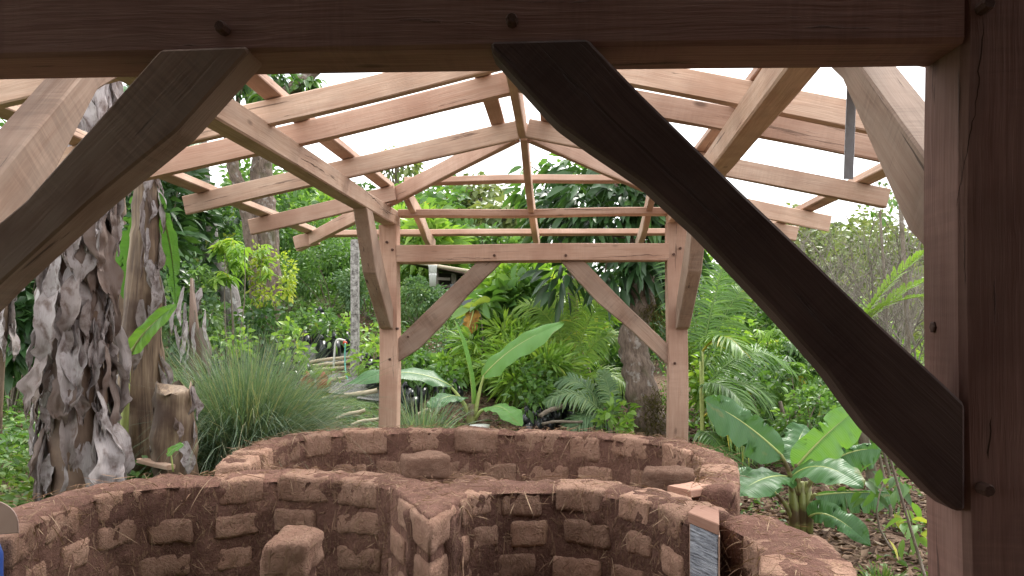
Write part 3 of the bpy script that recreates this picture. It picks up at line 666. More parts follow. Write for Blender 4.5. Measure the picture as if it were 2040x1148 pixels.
# door jambs let into the wall
def jamb(label, a, b, depth, zt_, name='door_jamb', cap=.035, strip=True):
    a = np.array(a[:2]); b = np.array(b[:2]); t = unit(b-a); nn = np.array([-t[1], t[0]]); wd = np.linalg.norm(b-a)
    root = empty(name, (a[0], a[1], .05), label, 'door jamb'); c = (a+b)/2+nn*depth/2
    rz = math.atan2(t[1], t[0])
    def bx(nm, cx, cy, cz, sx, sy, sz, mt):
        V, F, U = timber((cx-sx/2, cy, cz), (cx+sx/2, cy, cz), sy, sz, ch=.004); R = np.array([[math.cos(rz), -math.sin(rz)], [math.sin(rz), math.cos(rz)]])
        V[:, :2] = V[:, :2]@R.T+c; return obj(nm, mesh(V, F, M[mt], False, U), root)
    bx('cap_board', 0, 0, zt_-cap/2, wd, depth, cap, 'jamb')
    sw_ = .008 if strip else .02
    for g_ in (-1, 1): bx('side_board', g_*(wd/2-sw_/2-.001), .004, (zt_-cap)/2-.001, sw_, depth-.01, zt_-cap-.004, 'red')
    if strip: bx('ribbed_panel', 0, -depth/2+.03, (zt_-cap)/2-.003, wd-.020, .05, zt_-cap-.01, 'strip')
    else: bx('back_board', 0, depth/2-.02, (zt_-cap)/2-.003, wd-.044, .02, zt_-cap-.01, 'dark')
    return root
jr = empty('door_jamb', T(1400, 1030, .05), 'wooden door jamb faced with grey ribbed panel between the near brick walls', 'door jamb')
def vprism(name, pts, z0, z1, mat, parent): return prism(name, [np.array([p[0], p[1], z1]) for p in pts], 0, 0, mat, parent, ax=(0, 0, z0-z1), bevel=.003)
FL, FR, BR_, BL = (T(x, y, TOP+.012) for x, y in ((1370, 1020), (1433, 1045), (1432, 1011), (1386, 1006)))
vprism('cap_board', (FL, FR, BR_, BL), TOP-.028, TOP+.012, 'jamb', jr)
tt_ = unit((FR-FL)[:2]); nv = np.array([tt_[1], -tt_[0]])
mv = lambda p, a, b: np.array([p[0]+tt_[0]*a-nv[0]*b, p[1]+tt_[1]*a-nv[1]*b])
vprism('ribbed_panel', (mv(FL, .008, .003), mv(FR, -.014, .003), mv(FR, -.02, .014), mv(FL, .008, .014)), .05, TOP-.031, 'strip', jr)
vprism('side_board', (mv(FR, -.012, .005), mv(FR, -.003, .005), mv(BR_, -.004, .0), mv(BR_, -.02, 0)), .05, TOP-.031, 'red', jr)
vprism('side_board', (mv(FL, .001, .006), mv(FL, .009, .006), mv(BL, .009, 0), mv(BL, .001, 0)), .05, TOP-.031, 'red', jr)
A = T(1374, 978, TOP-.02); B = T(1424, 968, TOP-.02)
jamb('hollow reddish wooden jamb box at the end of the far wall', A, B, .13, TOP-.02, strip=False)
# ------------------------------------------------------------------ foliage builders
PROFILES = {'ovate': [0, .55, .95, 1, .82, .5, 0], 'lance': [0, .5, .85, 1, .9, .6, 0], 'strip': [.45, .8, 1, 1, .85, .55, 0], 'obov': [0, .3, .6, .9, 1, .75, 0], 'quad': [0, 1, 0], 'tri': [.3, 1, .6, 0]}
def leafgrid(P, D, Nn, L, Wd, bend=.25, prof_='ovate', fold=.18, seg=None, curl=0.0, tint=None):
    """batch of leaves: returns V,F,tint arrays"""
    P = np.asarray(P, float); n = len(P); D = unit(D); Nn = np.asarray(Nn, float); Nn = unit(Nn-D*np.sum(Nn*D, 1, keepdims=True)); S = np.cross(D, Nn)
    pr = np.array(PROFILES[prof_]); k = (seg or len(pr)-1)+1
    w = np.interp(np.linspace(0, 1, k), np.linspace(0, 1, len(pr)), pr); t = np.linspace(0, 1, k)
    L = np.broadcast_to(np.asarray(L, float), (n,)); Wd = np.broadcast_to(np.asarray(Wd, float), (n,)); bend = np.broadcast_to(np.asarray(bend, float), (n,))
    C = P[:, None]+D[:, None]*(L[:, None]*t[None])[..., None]-np.array([0, 0, 1.])*(bend[:, None]*L[:, None]*t[None]**2)[..., None]
    ww = .5*Wd[:, None]*w[None]
    up = Nn[:, None]*(ww*fold*2)[..., None]
    V = np.stack([C-S[:, None]*ww[..., None]+up, C, C+S[:, None]*ww[..., None]+up], 2)      # n,k,3,3
    base = (np.arange(n)*k*3)[:, None, None]
    i = np.arange(k-1)[None, :, None]*3; j = np.arange(2)[None, None, :]
    a = base+i+j; F = np.stack([a, a+1, a+4, a+3], -1).reshape(-1, 4)
    tn = np.repeat(tint if tint is not None else RNG.random(n), k*3)
    return V.reshape(-1, 3), F, tn
class FB:
    """foliage collector: ONE mesh"""
    def __init__(s): s.V = []; s.F = []; s.T = []; s.n = 0
    def add(s, V, F, T_):
        s.V.append(V); s.F.append(F+s.n); s.T.append(T_); s.n += len(V)
    def leaves(s, *a, **k): s.add(*leafgrid(*a, **k))
    def tubes(s, pts, r, n=5, t=.5):
        V, F, U = tube(pts, r, n, cap=False); s.add(V, np.array(F), np.full(len(V), t))
    def mesh(s, mat): return mesh(np.concatenate(s.V), np.concatenate(s.F), mat, True, tint=np.clip(np.concatenate(s.T), 0, 1))
def rdir(n, zmin=-.4, zmax=1.0):
    z = RNG.uniform(zmin, zmax, n); a = RNG.uniform(0, 2*np.pi, n); r = np.sqrt(np.clip(1-z*z, 0, 1)); return np.stack([r*np.cos(a), r*np.sin(a), z], -1)
def blob(c, rad, n, nclump, spread=.3, shell=.55):
    """points and outward directions for leaves in clumps through an ellipsoid"""
    c = np.asarray(c, float); rad = np.asarray(rad, float)
    k = rdir(nclump, -.8, 1)*(RNG.uniform(shell, 1, nclump)**.6)[:, None]; pick = RNG.integers(0, nclump, n)
    q = k[pick]+rdir(n, -1, 1)*(RNG.random(n)**.5*spread)[:, None]
    P = c+q*rad; D = unit(unit(q-k[pick]+1e-6)+.6*unit(q)+np.array([0, 0, .1])); ct = RNG.random(nclump)[pick]
    return P, D, ct
def palmate(fb, P, D, R, nl=6, wr=.26, bend=.35, tint=None):
    """hand-shaped leaves: nl leaflets round a point"""
    n = len(P); D = unit(D); up = unit(np.array([0, 0, 1.])+.4*RNG.normal(size=(n, 3))); A = unit(up-D*0.0); S = unit(np.cross(D+1e-3, A)); B = np.cross(A, S)
    R = np.broadcast_to(R, (n,)); tint = RNG.random(n) if tint is None else tint
    for j in range(nl):
        th = (j-(nl-1)/2)*(4.6/nl); d = S*np.sin(th)+B*(-np.cos(th)); l = R*(1-.28*abs(j-(nl-1)/2)/(nl/2))
        fb.leaves(P, unit(d-.15*np.array([0, 0, 1])), A, l, l*wr*1.15, bend, 'obov', .1, 3, tint=np.clip(tint+.08*RNG.normal(size=n), 0, 1))
def pinnate(fb, base, tip, n, ll, lw, sag=.15, droop=.5, rach=.006, tint=.5, up=(0, 0, 1), prof_='strip', seg=4, lift=.2, taper=.55, tv=.15):
    """a compound leaf: rachis from base to tip with n leaflets a side"""
    base = np.asarray(base, float); tip = np.asarray(tip, float); t = np.linspace(0, 1, 12); L = np.linalg.norm(tip-base)
    C = base[None]+(tip-base)[None]*t[:, None]+np.array([0, 0, 1.])[None]*(sag*L*4*t*(1-t))[:, None]
    fb.tubes(C, np.linspace(rach, rach*.25, 12), 5, min(1, tint+.25))
    tt = np.linspace(.1, .99, n); Q = np.stack([np.interp(tt, t, C[:, k]) for k in range(3)], -1); tg = unit(np.gradient(Q, axis=0))
    up = np.asarray(up, float); s = unit(np.cross(tg, up[None])); nn = np.cross(s, tg)
    prf = np.sin(np.pi*np.clip(tt*.8+.16, 0, 1))**taper
    for sg in (-1, 1):
        d = unit(s*sg*1.0+tg*(.45+.5*tt)[:, None]+nn*lift+.07*RNG.normal(size=(n, 3)))
        fb.leaves(Q, d, nn, ll*prf*RNG.uniform(.85, 1.1, n), lw, droop*RNG.uniform(.5, 1.3, n), prof_, .25, seg, tint=np.clip(tint+tv*RNG.normal(size=n), 0, 1))
def stems(base, targets, r0, r1, mat, jitter=.05, n=6):
    mb = MB()
    for q in targets:
        a = np.asarray(base)+np.array([random.uniform(-1, 1)*r0*2, random.uniform(-1, 1)*r0*2, -.05]); b = np.asarray(q)
        k = np.linspace(0, 1, 6)[:, None]; P = a+(b-a)*k+np.sin(k*np.pi)*np.array([[random.uniform(-jitter, jitter), random.uniform(-jitter, jitter), 0]])*3
        mb.add(*tube(P, np.linspace(r0, r1, 6), n, cap=False))
    return mb.mesh(mat)
def shrub(name, label, cat, px, d, top, half, mat, n=1500, ll=.12, lw=.05, kind='ovate', nclump=26, low=.12, group=None, bend=.3, stemmat='bark_thin', sr=.012, spread=.33, ydepth=None, nst=7, trange=(0, 1), bottom=None, seg=3):
    """a leafy plant: base on the ground at pixel column px, distance d; its top at photo row `top`, half-width in photo pixels"""
    b = gpt(px, d); zt_ = zat(px, top, d); h = max(.25, zt_-b[2]); rx = half*d/FPX; zb_ = b[2]+h*low if bottom is None else zat(px, bottom, d)
    root = empty(name, b, label, cat, group); c = np.array([b[0], b[1], (zt_+zb_)/2]); rad = np.array([rx, ydepth or max(rx*.8, .25), max(.1, (zt_-zb_)/2)])
    P, D, ct = blob(c, rad, n, nclump, spread); ok = P[:, 2] > b[2]+.02; P, D, ct = P[ok], D[ok], ct[ok]
    fb = FB(); tn = np.clip(trange[0]+(trange[1]-trange[0])*(.55*ct+.45*RNG.random(len(P))), 0, 1)
    if kind == 'palmate': palmate(fb, P, D, ll*RNG.uniform(.7, 1.15, len(P)), 6, tint=tn)
    else: fb.leaves(P, D, rdir(len(P), .1, 1), ll*RNG.uniform(.6, 1.2, len(P)), lw*RNG.uniform(.8, 1.15, len(P)), bend*RNG.uniform(.3, 1.7, len(P)), kind, .15, seg, tint=tn)
    obj('foliage', fb.mesh(M[mat]), root)
    idx = RNG.integers(0, len(P), nst); obj('stem', stems(b, P[idx], sr, sr*.35, M[stemmat]), root)
    return root
def banana_blade(pb, pm, pt, wid, face=(0, -.6, .8), fold=.25, mat='banana', parent=None, tear=0, seed=0, rib=.012, wave=1.0, tipr=.25, asym=(1, 1)):
    """one big leaf through base, middle and tip points; wid = full width in metres; face = where its upper side looks"""
    pb, pm, pt = (np.asarray(q, float) for q in (pb, pm, pt)); c = 2*pm-.5*(pb+pt); n = 40
    t = np.linspace(0, 1, n)[:, None]; C = (1-t)**2*pb+2*t*(1-t)*c+t*t*pt
    tg = unit(np.gradient(C, axis=0)); f = unit(np.asarray(face, float)); nn = unit(f[None]-tg*(tg@f)[:, None]); s = np.cross(tg, nn)
    tt = t[:, 0]; w = .5*wid*np.clip(np.minimum(1, (tt/.16)**.55), 0, 1)*np.clip(((1-tt)/tipr)**.6, 0, 1)
    w = np.where(tt < .02, .015, w); m_ = 6; V = []; U = []; rs = np.random.default_rng(seed); L = np.linalg.norm(np.diff(C, axis=0), axis=1).sum()
    ph = rs.uniform(0, 6)
    for sg in (-1, 1):
        ak = asym[0] if sg < 0 else asym[1]
        for k in range(m_+1):
            q = k/m_; ed = wave*q*q*(.035*np.sin(tt*13+ph+sg)+.02*np.sin(tt*31+ph*2+sg*2))*wid*1.6
            notch = np.zeros(n)
            if tear:
                for j in range(tear):
                    tj = rs.uniform(.2, .95); notch += np.exp(-((tt-tj)/.012)**2)*rs.uniform(.3, .8)*q
            rip = .006*np.sin(tt*L*95+q*3)*q*(1-q)*2
            pos = C+s*(sg*w*q*ak*(1-notch))[:, None]+nn*((w*q*fold-fold*.5*w*q*q+rip)[:, None])+nn*ed[:, None]-np.array([0, 0, .10*wid])*((q**2)*np.sin(np.pi*tt))[:, None]
            V.append(pos); U.append(np.stack([tt*L, np.full(n, q*sg*wid), np.full(n, seed*3.1)], -1))
    V = np.array(V).reshape(2, m_+1, n, 3); U = np.array(U).reshape(-1, 3); ii = np.arange(2*(m_+1)*n).reshape(2, m_+1, n); F = []
    for sg in (0, 1):
        a = ii[sg]; q4 = np.stack([a[:-1, :-1], a[1:, :-1], a[1:, 1:], a[:-1, 1:]], -1).reshape(-1, 4); F.append(q4 if sg == 0 else q4[:, ::-1])
    o = obj('leaf', mesh(V.reshape(-1, 3), np.concatenate(F), M[mat], True, U), parent)
    V, F, U = tube(C[::3]-nn[::3]*rib*.35, np.linspace(rib, rib*.2, len(C[::3])), 6); r = obj('midrib', mesh(V, F, M['rib'], True, U)); r.parent = o
    r.matrix_parent_inverse = Matrix.Identity(4); r.matrix_basis = Matrix.Identity(4)
    return o
def petiole(a, b, r0, r1, parent, bow=.05, mat='rib'):
    a = np.asarray(a, float); b = np.asarray(b, float); k = np.linspace(0, 1, 9)[:, None]
    P = a+(b-a)*k; P[:, 2] += np.sin(k[:, 0]*np.pi)*bow
    V, F, U = tube(P, np.linspace(r0, r1, 9), 7); return obj('leaf_stalk', mesh(V, F, M[mat], True, U), parent)

# ------------------------------------------------------------------ dry, dead and cut banana stems on the left bank
def dryleaf(seed):
    rs = np.random.default_rng(seed+100); n = 20; m_ = 13; L = 1.0; t = np.linspace(0, 1, n)[:, None]; q = np.linspace(-1, 1, m_)[None]
    wide = rs.choice([.05, .10, .17], p=[.25, .4, .35])
    w = (.02+wide*np.sin(np.pi*np.clip(t*.93+.03, 0, 1))**.6)*(1+.45*vnoise(np.stack([t*5+0*q, np.sign(q)*3+0*t, 0*t+0*q+seed], -1), 1.0))
    curl = rs.uniform(.5, 2.4)*(0.3+.7*t); th = q*curl; R = w/np.maximum(curl, .3)
    x = R*np.sin(th); y = R*(1-np.cos(th))*rs.choice([-1, 1], p=[.65, .35])
    y = y+(.014*np.abs(np.sin(q*rs.uniform(4, 8)+t*3+seed))+.02*np.abs(vnoise(np.stack([t*3+0*q, q*5+0*t, 0*t+0*q+seed*1.7], -1), 1.3)))*(.3+t)
    y = y-rs.uniform(.02, .12)*np.sin(np.pi*t*rs.uniform(.7, 1.3)); z = -t*L+0*q+(.16*q*q+.07*vnoise(np.stack([q*6+0*t, 0*t+0*q, 0*t+0*q+seed], -1), 1.0))*np.clip((t-.72)/.28, 0, 1)
    x = x+.07*np.sin(t*rs.uniform(2, 5)+rs.uniform(0, 6))*t
    V = np.stack([x+0*t, y+0*q, z], -1); d = np.stack([np.abs(vnoise(V, 5.5, seed*3.3+k*17))-.3 for k in range(3)], -1)*np.array([.04, .06, .03])*(.25+t)[..., None]+np.stack([np.abs(vnoise(V, 15, seed*2.3+k*17))-.3 for k in range(3)], -1)*.018*(.3+t)[..., None]
    V = V+d; ii = np.arange(n*m_).reshape(n, m_); F = np.stack([ii[:-1, :-1], ii[1:, :-1], ii[1:, 1:], ii[:-1, 1:]], -1).reshape(-1, 4)
    U = np.stack([t+0*q, q*.2+0*t, 0*t+0*q+seed], -1).reshape(-1, 3)
    return mesh(V.reshape(-1, 3), F, M['dry'], True, U)
DRY = [dryleaf(i) for i in range(28)]
def bstem(name, label, pts, radii, mat, d, n_dry=0, group=None, zr=(0, 1), size=(.35, .7), wob=.12, cat='banana plant', ang=(0, 2*math.pi), jag=False, wide=1.0):
    P = np.array([W(x, y, d+dd) for x, y, dd in pts]); root = empty(name, P[0], label, cat, group)
    Q = smoothpath(P, 7); R = np.interp(np.linspace(0, 1, len(Q)), np.linspace(0, 1, len(radii)), radii)
    V, F, U = tube(Q, R, 22, wob=wob, seed=len(label))
    # overlapping leaf sheaths stand proud of one another
    k = 22; cc = Q[:, None, :]; V3 = V.reshape(len(Q), k, 3); th = np.arange(k)/k*6.283; zz = np.linspace(0, 1, len(Q))
    rid = 1+.10*np.sign(np.sin(th[None]*2.5+zz[:, None]*5))*np.abs(np.sin(th[None]*2.5+zz[:, None]*5))**.3
    V3 = cc+(V3-cc)*rid[..., None]
    if jag: V3[-1, :, 2] += RNG.uniform(-.10, .03, k); V3[-2, :, 2] += RNG.uniform(-.02, .01, k)
    obj('pseudostem', mesh(V3.reshape(-1, 3), F, M[mat], True, U), root)
    for i in range(n_dry):
        f = zr[0]+(zr[1]-zr[0])*((i+random.random())/n_dry); k = f*(len(Q)-1); k0 = int(min(k, len(Q)-2)); c = Q[k0]+(Q[k0+1]-Q[k0])*(k-k0); r = np.interp(f, np.linspace(0, 1, len(R)), R)
        a = random.uniform(*ang); p = c+np.array([math.cos(a), math.sin(a), 0])*r*random.uniform(.9, 1.25)-P[0]
        s = random.uniform(*size)
        o = obj('dry_leaf', random.choice(DRY), root, loc=p); o.rotation_euler = (random.uniform(-.22, .12), random.uniform(-.2, .2), a+math.pi/2+random.uniform(-.5, .5)); o.scale = (s*random.uniform(.75, 1.25)*wide, s*random.uniform(.7, 1.2), s)
    return root
bstem('dead_banana_plant', 'tall dead banana plant wrapped in hanging grey dry leaves left of the pavilion', [(165, 1020, 0), (150, 800, 0), (150, 560, 0), (165, 380, .02), (180, 180, .05), (185, -20, .1)], [.15, .145, .13, .12, .10, .09], 'drystem', 4.3, 290, zr=(.10, 1), size=(.22, .55), wide=.85)
bp = bstem('banana_plant', 'brown banana trunk with peeling sheaths between dead plant and cut stump', [(290, 930, 0), (283, 780, 0), (285, 600, 0), (290, 470, 0), (293, 330, .0), (296, 180, .05)], [.155, .135, .105, .085, .07, .055], 'sheath', 5.0, 26, zr=(.25, .9), size=(.14, .36), ang=(-1.4, .6), wide=.7)
for (b, mi, t, wd, f) in (((296, 380), (265, 470), (250, 600), .17, (.5, -1, .2)), ((300, 380), (335, 470), (350, 610), .16, (-.3, -1, .2)), ((298, 330), (240, 330), (205, 420), .2, (0, -.5, 1)), ((300, 300), (355, 270), (420, 330), .24, (0, -.4, 1)), ((296, 250), (250, 190), (190, 200), .24, (0, -.7, .8))):
    banana_blade(W(*b, 5.0), W(*mi, 5.1), W(*t, 5.2), wd, f, .25, 'banana', bp, tear=5, seed=int(t[0]))
sp = empty('banana_sucker', W(262, 740, 4.75), 'young banana shoot with one bright leaf beside brown trunk', 'banana plant')
petiole(W(245, 900, 4.8), W(258, 705, 4.75), .03, .012, sp); banana_blade(W(260, 705, 4.75), W(295, 655, 4.72), W(353, 606, 4.7), .115, (.4, -.8, .5), .3, 'banana_young', sp, seed=5)
bstem('banana_stump', 'cut brown banana stump with ragged top beside the grass clump', [(348, 960, 0), (347, 870, 0), (350, 765, 0)], [.13, .125, .118], 'sheath', 4.75, 8, zr=(.45, 1.05), size=(.10, .22), ang=(-2.9, 0), jag=True)
bstem('dead_banana_plant', 'thin dead banana stem with dry leaves at the far left edge', [(-20, 900, 0), (-8, 700, 0), (10, 500, 0), (40, 330, 0), (55, 180, 0)], [.07, .06, .06, .05, .045], 'drystem', 5.8, 60, zr=(.3, 1), size=(.2, .45))
bstem('dead_banana_plant', 'dead banana stem behind the brown trunk, leaves hanging near the rafters', [(235, 930, 0), (228, 760, 0), (225, 600, 0), (230, 420, 0), (232, 250, 0)], [.11, .10, .09, .08, .06], 'drystem', 5.6, 16, zr=(.25, .95), size=(.2, .35))
ds = empty('dry_frond_stack', gpt(385, 8.2), 'brown dead banana stalk hanging among dark plants left of grey trunk', 'banana plant')
for i in range(14):
    o = obj('dry_leaf', random.choice(DRY), ds, loc=(random.uniform(-.15, .15), random.uniform(-.15, .15), 1.2+random.uniform(-.35, .3))); s = random.uniform(.35, .6); o.scale = (s*.6, s*.6, s); o.rotation_euler = (0, random.uniform(-.3, .3), random.uniform(0, 6))
q = np.array(ds.location); V, F, U = tube([q-np.array([0, 0, .1]), q+np.array([.02, 0, .7]), q+np.array([-.02, 0, 1.45])], [.09, .07, .015], 12, wob=.15); obj('pseudostem', mesh(V, F, M['drystem'], True, U), ds)
pk = obj('plank', mesh(*timber(W(282, 918, 4.7), W(342, 932, 4.55), .06, .03)[:2], M['tan'], False, timber(W(282, 918, 4.7), W(342, 932, 4.55), .06, .03)[2])); tag(pk, 'short pale offcut of plank at the foot of the cut stump', 'plank')
sw = empty('seedling', W(345, 930, 4.45), 'tiny seedling with one green leaf before the cut stump', 'plant')
petiole(W(345, 940, 4.45), W(335, 905, 4.45), .006, .003, sw); banana_blade(W(333, 907, 4.45), W(348, 893, 4.44), W(366, 888, 4.43), .06, (.1, -.7, .7), .3, 'banana_young', sw, seed=9, rib=.003)

# ------------------------------------------------------------------ banana plants of the garden
cb = empty('banana_plant', W(940, 850, 8.4), 'young banana plant with long pale leaves behind the middle of the far wall', 'banana plant'); D8 = 8.4
V, F, U = tube([W(938, 900, D8), W(938, 850, D8), W(940, 805, D8)], [.075, .06, .035], 10); obj('pseudostem', mesh(V, F, M['bstem'], True, U), cb)
for a, b in (((938, 830), (895, 768)), ((945, 830), (964, 748)), ((938, 835), (918, 795)), ((945, 835), (972, 815))): petiole(W(*a, D8), W(*b, D8), .028, .012, cb, .03)
banana_blade(W(900, 770, D8), W(800, 742, D8-.2), W(682, 770, D8-.3), .27, (0, -.45, .9), .15, 'banana', cb, seed=1)
banana_blade(W(962, 750, D8), W(1032, 688, D8-.1), W(1124, 644, D8-.2), .30, (-.35, -.75, .5), .2, 'banana_young', cb, seed=2, asym=(.75, 1))
banana_blade(W(920, 795, D8), W(893, 790, D8-.3), W(852, 812, D8-.5), .24, (0, -.5, .9), .2, 'banana', cb, seed=3)
banana_blade(W(968, 818, D8), W(1000, 812, D8-.3), W(1040, 850, D8-.5), .26, (.1, -.4, .9), .2, 'banana_young', cb, seed=4)
banana_blade(W(942, 815, D8), W(934, 730, D8), W(906, 638, D8), .09, (.9, -.4, .1), .9, 'banana_young', cb, seed=6, wave=.3)
tag(obj('paper_bag', rbrick(77, (6, 5, 4)), None, loc=W(955, 853, 8.15), scale=(.22, .15, .07)), 'crumpled white bag at the foot of the middle banana plant', 'bag')
bpy.data.objects['paper_bag'].data.materials[0] = M['white']
D6 = 5.7
rbn = empty('banana_plant', gpt(1592, D6), 'broad-leaved young banana plant right of the brick walls', 'banana plant')
for k, (x, dx) in enumerate(((1585, -10), (1597, 6), (1606, 14))):
    V, F, U = tube([W(x, 1085, D6), W(x+dx*.2, 1020, D6), W(x+dx*.5-3, 960, D6)], [.05, .04, .022], 9); obj('pseudostem', mesh(V, F, M['bstem'], True, U), rbn)
for a, b in (((1588, 985), (1556, 906)), ((1592, 985), (1585, 925)), ((1592, 980), (1582, 932)), ((1595, 990), (1648, 925)), ((1592, 985), (1584, 948)), ((1600, 1020), (1626, 984)), ((1586, 1000), (1566, 952)), ((1598, 1055), (1614, 1030)), ((1582, 1040), (1548, 985))):
    petiole(W(*a, D6), W(*b, D6-.03), .024, .011, rbn, .02, 'bstem')
for i, (b, mi, t, wd, f, mt, dd, asy) in enumerate([
    ((1558, 908, 0), (1480, 842, -.05), (1402, 797, -.1), .34, (-.25, -.75, .6), 'banana', .2, (1, .8)),
    ((1584, 928, .15), (1591, 880, .35), (1606, 848, .5), .26, (0, -.85, .5), 'banana', .25, (1, 1)),
    ((1582, 935, 0), (1646, 866, .0), (1714, 812, .05), .31, (.25, -.85, .35), 'banana_young', .2, (.8, 1)),
    ((1645, 926, .3), (1702, 899, .3), (1757, 897, .3), .27, (.1, -.9, .35), 'banana', .2, (.5, 1)),
    ((1580, 948, -.1), (1640, 930, -.35), (1720, 972, -.6), .28, (-.1, -.55, .85), 'banana', .15, (1, 1)),
    ((1622, 987, .1), (1700, 981, .15), (1785, 984, .2), .26, (.05, -.95, .35), 'banana', .2, (.25, 1)),
    ((1570, 950, 0), (1518, 955, -.25), (1460, 992, -.45), .27, (-.2, -.55, .85), 'banana', .18, (1, 1)),
    ((1612, 1030, -.1), (1660, 1030, -.2), (1735, 1088, -.3), .23, (.1, -.8, .55), 'banana', .2, (1, .6)),
    ((1548, 987, .3), (1510, 955, .3), (1440, 945, .3), .2, (0, -.6, .8), 'banana', .2, (1, 1))]):
    banana_blade(W(b[0], b[1], D6+b[2]), W(mi[0], mi[1], D6+mi[2]), W(t[0], t[1], D6+t[2]), wd, f, dd, mt, rbn, seed=20+i, asym=asy, tear=(4, 2, 2, 5, 1, 5, 2, 3, 4)[i])

# ------------------------------------------------------------------ the vetiver clump and other grasses
def grass(name, label, px, d, top, half, n, mat, w=.007, droop=.9, cat='grass clump', kind=None, lmin=.45):
    b = gpt(px, d); h = zat(px, top, d)-b[2]; root = empty(name, b, label, cat); fb = FB(); rx = half*d/FPX
    a = RNG.uniform(0, 2*np.pi, n); rr = RNG.random(n)**.7; P = b+np.stack([np.cos(a)*rr*rx*.35, np.sin(a)*rr*rx*.35, 0*a-.02], -1)
    a2 = a+RNG.normal(size=n)*.7; out = np.stack([np.cos(a2), np.sin(a2), 0*a], -1); lean = .05+.62*rr*RNG.uniform(.3, 1.2, n); L = h*RNG.uniform(lmin, 1.2, n)*1.12
    D = unit(out*lean[:, None]+np.array([0, 0, 1.])+.16*RNG.normal(size=(n, 3))*np.array([1, 1, 0])); t = np.linspace(0, 1, 8)
    dr = droop*RNG.uniform(.25, 1.2, n)*(.35+.65*rr)*.75; side = np.cross(out, [0, 0, 1.])*RNG.normal(size=n)[:, None]*.12
    C = P[:, None]+D[:, None]*(L[:, None]*t[None])[..., None]; C[..., 2] -= (dr*L)[:, None]*(t**2.6)[None]*.8; C[..., :2] += (out*.42+side)[:, None, :2]*((dr*L)[:, None]*(t**2)[None])[..., None]
    S = unit(np.cross(D, out+.6*RNG.normal(size=(n, 3)))); ww = w*RNG.uniform(.6, 1.3, n)[:, None]*np.array([.8, 1, 1, .95, .85, .65, .4, .05])[None]
    V = np.stack([C-S[:, None]*ww[..., None], C+S[:, None]*ww[..., None]], 2).reshape(-1, 3); i = (np.arange(n)*16)[:, None]+np.arange(7)[None]*2
    F = np.stack([i, i+1, i+3, i+2], -1).reshape(-1, 4); fb.add(V, F, np.repeat(np.clip(RNG.random(n)*1.05, 0, 1), 16)); obj('blades', fb.mesh(M[mat]), root); return root
grass('grass_clump', 'big fountain of blue-green long grass beside the cut banana stump', 488, 5.9, 650, 185, 8000, 'grass_blue', .0024, 1.3)
grass('grass_clump', 'smaller tuft of long grass behind the far left post', 835, 7.4, 770, 95, 700, 'grass_blue', .004, .9)
grass('grass_clump', 'low spidery grass tuft at the lower right edge', 1755, 4.6, 1118, 75, 260, 'grass', .007, 1.2)
# ------------------------------------------------------------------ trees
def limb_tree(name, label, trunk, radii, d, barkm, crown=None, mat='leaf_dark', n=1400, ll=.24, lw=.07, nclump=40, bend=.6, group=None, moss=None, branches=6, cat='tree', kind='lance', spread=.3, trange=(0, 1), shell=.55, seg=4):
    P = np.array([W(x, y, d+(dd[0] if dd else 0)) for x, y, *dd in trunk]); P[0, 2] = min(P[0, 2], float(ground_z(P[0, 0], P[0, 1]))-.05)
    root = empty(name, P[0], label, cat, group); Q = smoothpath(P, 7); R = np.interp(np.linspace(0, 1, len(Q)), np.linspace(0, 1, len(radii)), radii)
    mb = MB(); mb.add(*tube(Q, R, 16, wob=.22, seed=len(label)))
    if crown:
        (cx, cy), (hx_, hy_), dep = crown; c = W(cx, cy, d+dep); rad = np.array([hx_*d/FPX, hx_*d/FPX*.85, hy_*d/FPX])
        L_, D_, ct = blob(c, rad, n, nclump, spread, shell)
        for i in range(branches):
            q = L_[random.randrange(n)]; s = Q[-1-random.randrange(max(1, len(Q)//3))]; k = np.linspace(0, 1, 7)[:, None]
            B = s+(q-s)*k; B[:, 2] += np.sin(k[:, 0]*3.14)*.12; B[1:-1] += RNG.normal(size=(5, 3))*.03
            mb.add(*tube(B, np.linspace(R[-1]*.7, .008, 7), 6, cap=False))
    obj('trunk', mb.mesh(M[barkm]), root)
    if crown:
        fb = FB(); tn = np.clip(trange[0]+(trange[1]-trange[0])*(.6*ct+.4*RNG.random(n)), 0, 1)
        fb.leaves(L_, unit(D_*np.array([1, 1, .5])-np.array([0, 0, .35])), rdir(n, .2, 1), ll*RNG.uniform(.6, 1.2, n), lw*RNG.uniform(.8, 1.2, n), bend*RNG.uniform(.2, 1.4, n), kind, .16, seg, tint=tn)
        obj('crown', fb.mesh(M[mat]), root)
    if moss:
        fb = FB()
        for (mx_, my, mr, mn) in moss:
            c = W(mx_, my, d-.22); q = c+RNG.normal(size=(mn, 3))*mr*np.array([1, .6, 1.2]); fb.leaves(q, rdir(mn, -1, 1), rdir(mn, -1, 1), .05, .012, .5, 'quad', .1)
        obj('moss', fb.mesh(M['moss']), root)
    return root
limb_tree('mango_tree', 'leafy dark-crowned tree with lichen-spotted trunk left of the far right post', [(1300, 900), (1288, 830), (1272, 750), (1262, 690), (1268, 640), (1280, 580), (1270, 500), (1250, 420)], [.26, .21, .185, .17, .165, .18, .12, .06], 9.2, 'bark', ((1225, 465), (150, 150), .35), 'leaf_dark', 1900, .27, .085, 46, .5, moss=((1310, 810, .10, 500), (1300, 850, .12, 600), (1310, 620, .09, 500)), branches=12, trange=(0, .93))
limb_tree('mango_branch_tree', 'brighter leafy treetop showing above the far roof battens', [(1150, 700), (1140, 560), (1130, 450), (1120, 370)], [.08, .06, .05, .02], 10.6, 'bark', ((1130, 375), (95, 60), 0), 'leaf_mid', 420, .25, .08, 18, .5, branches=6)
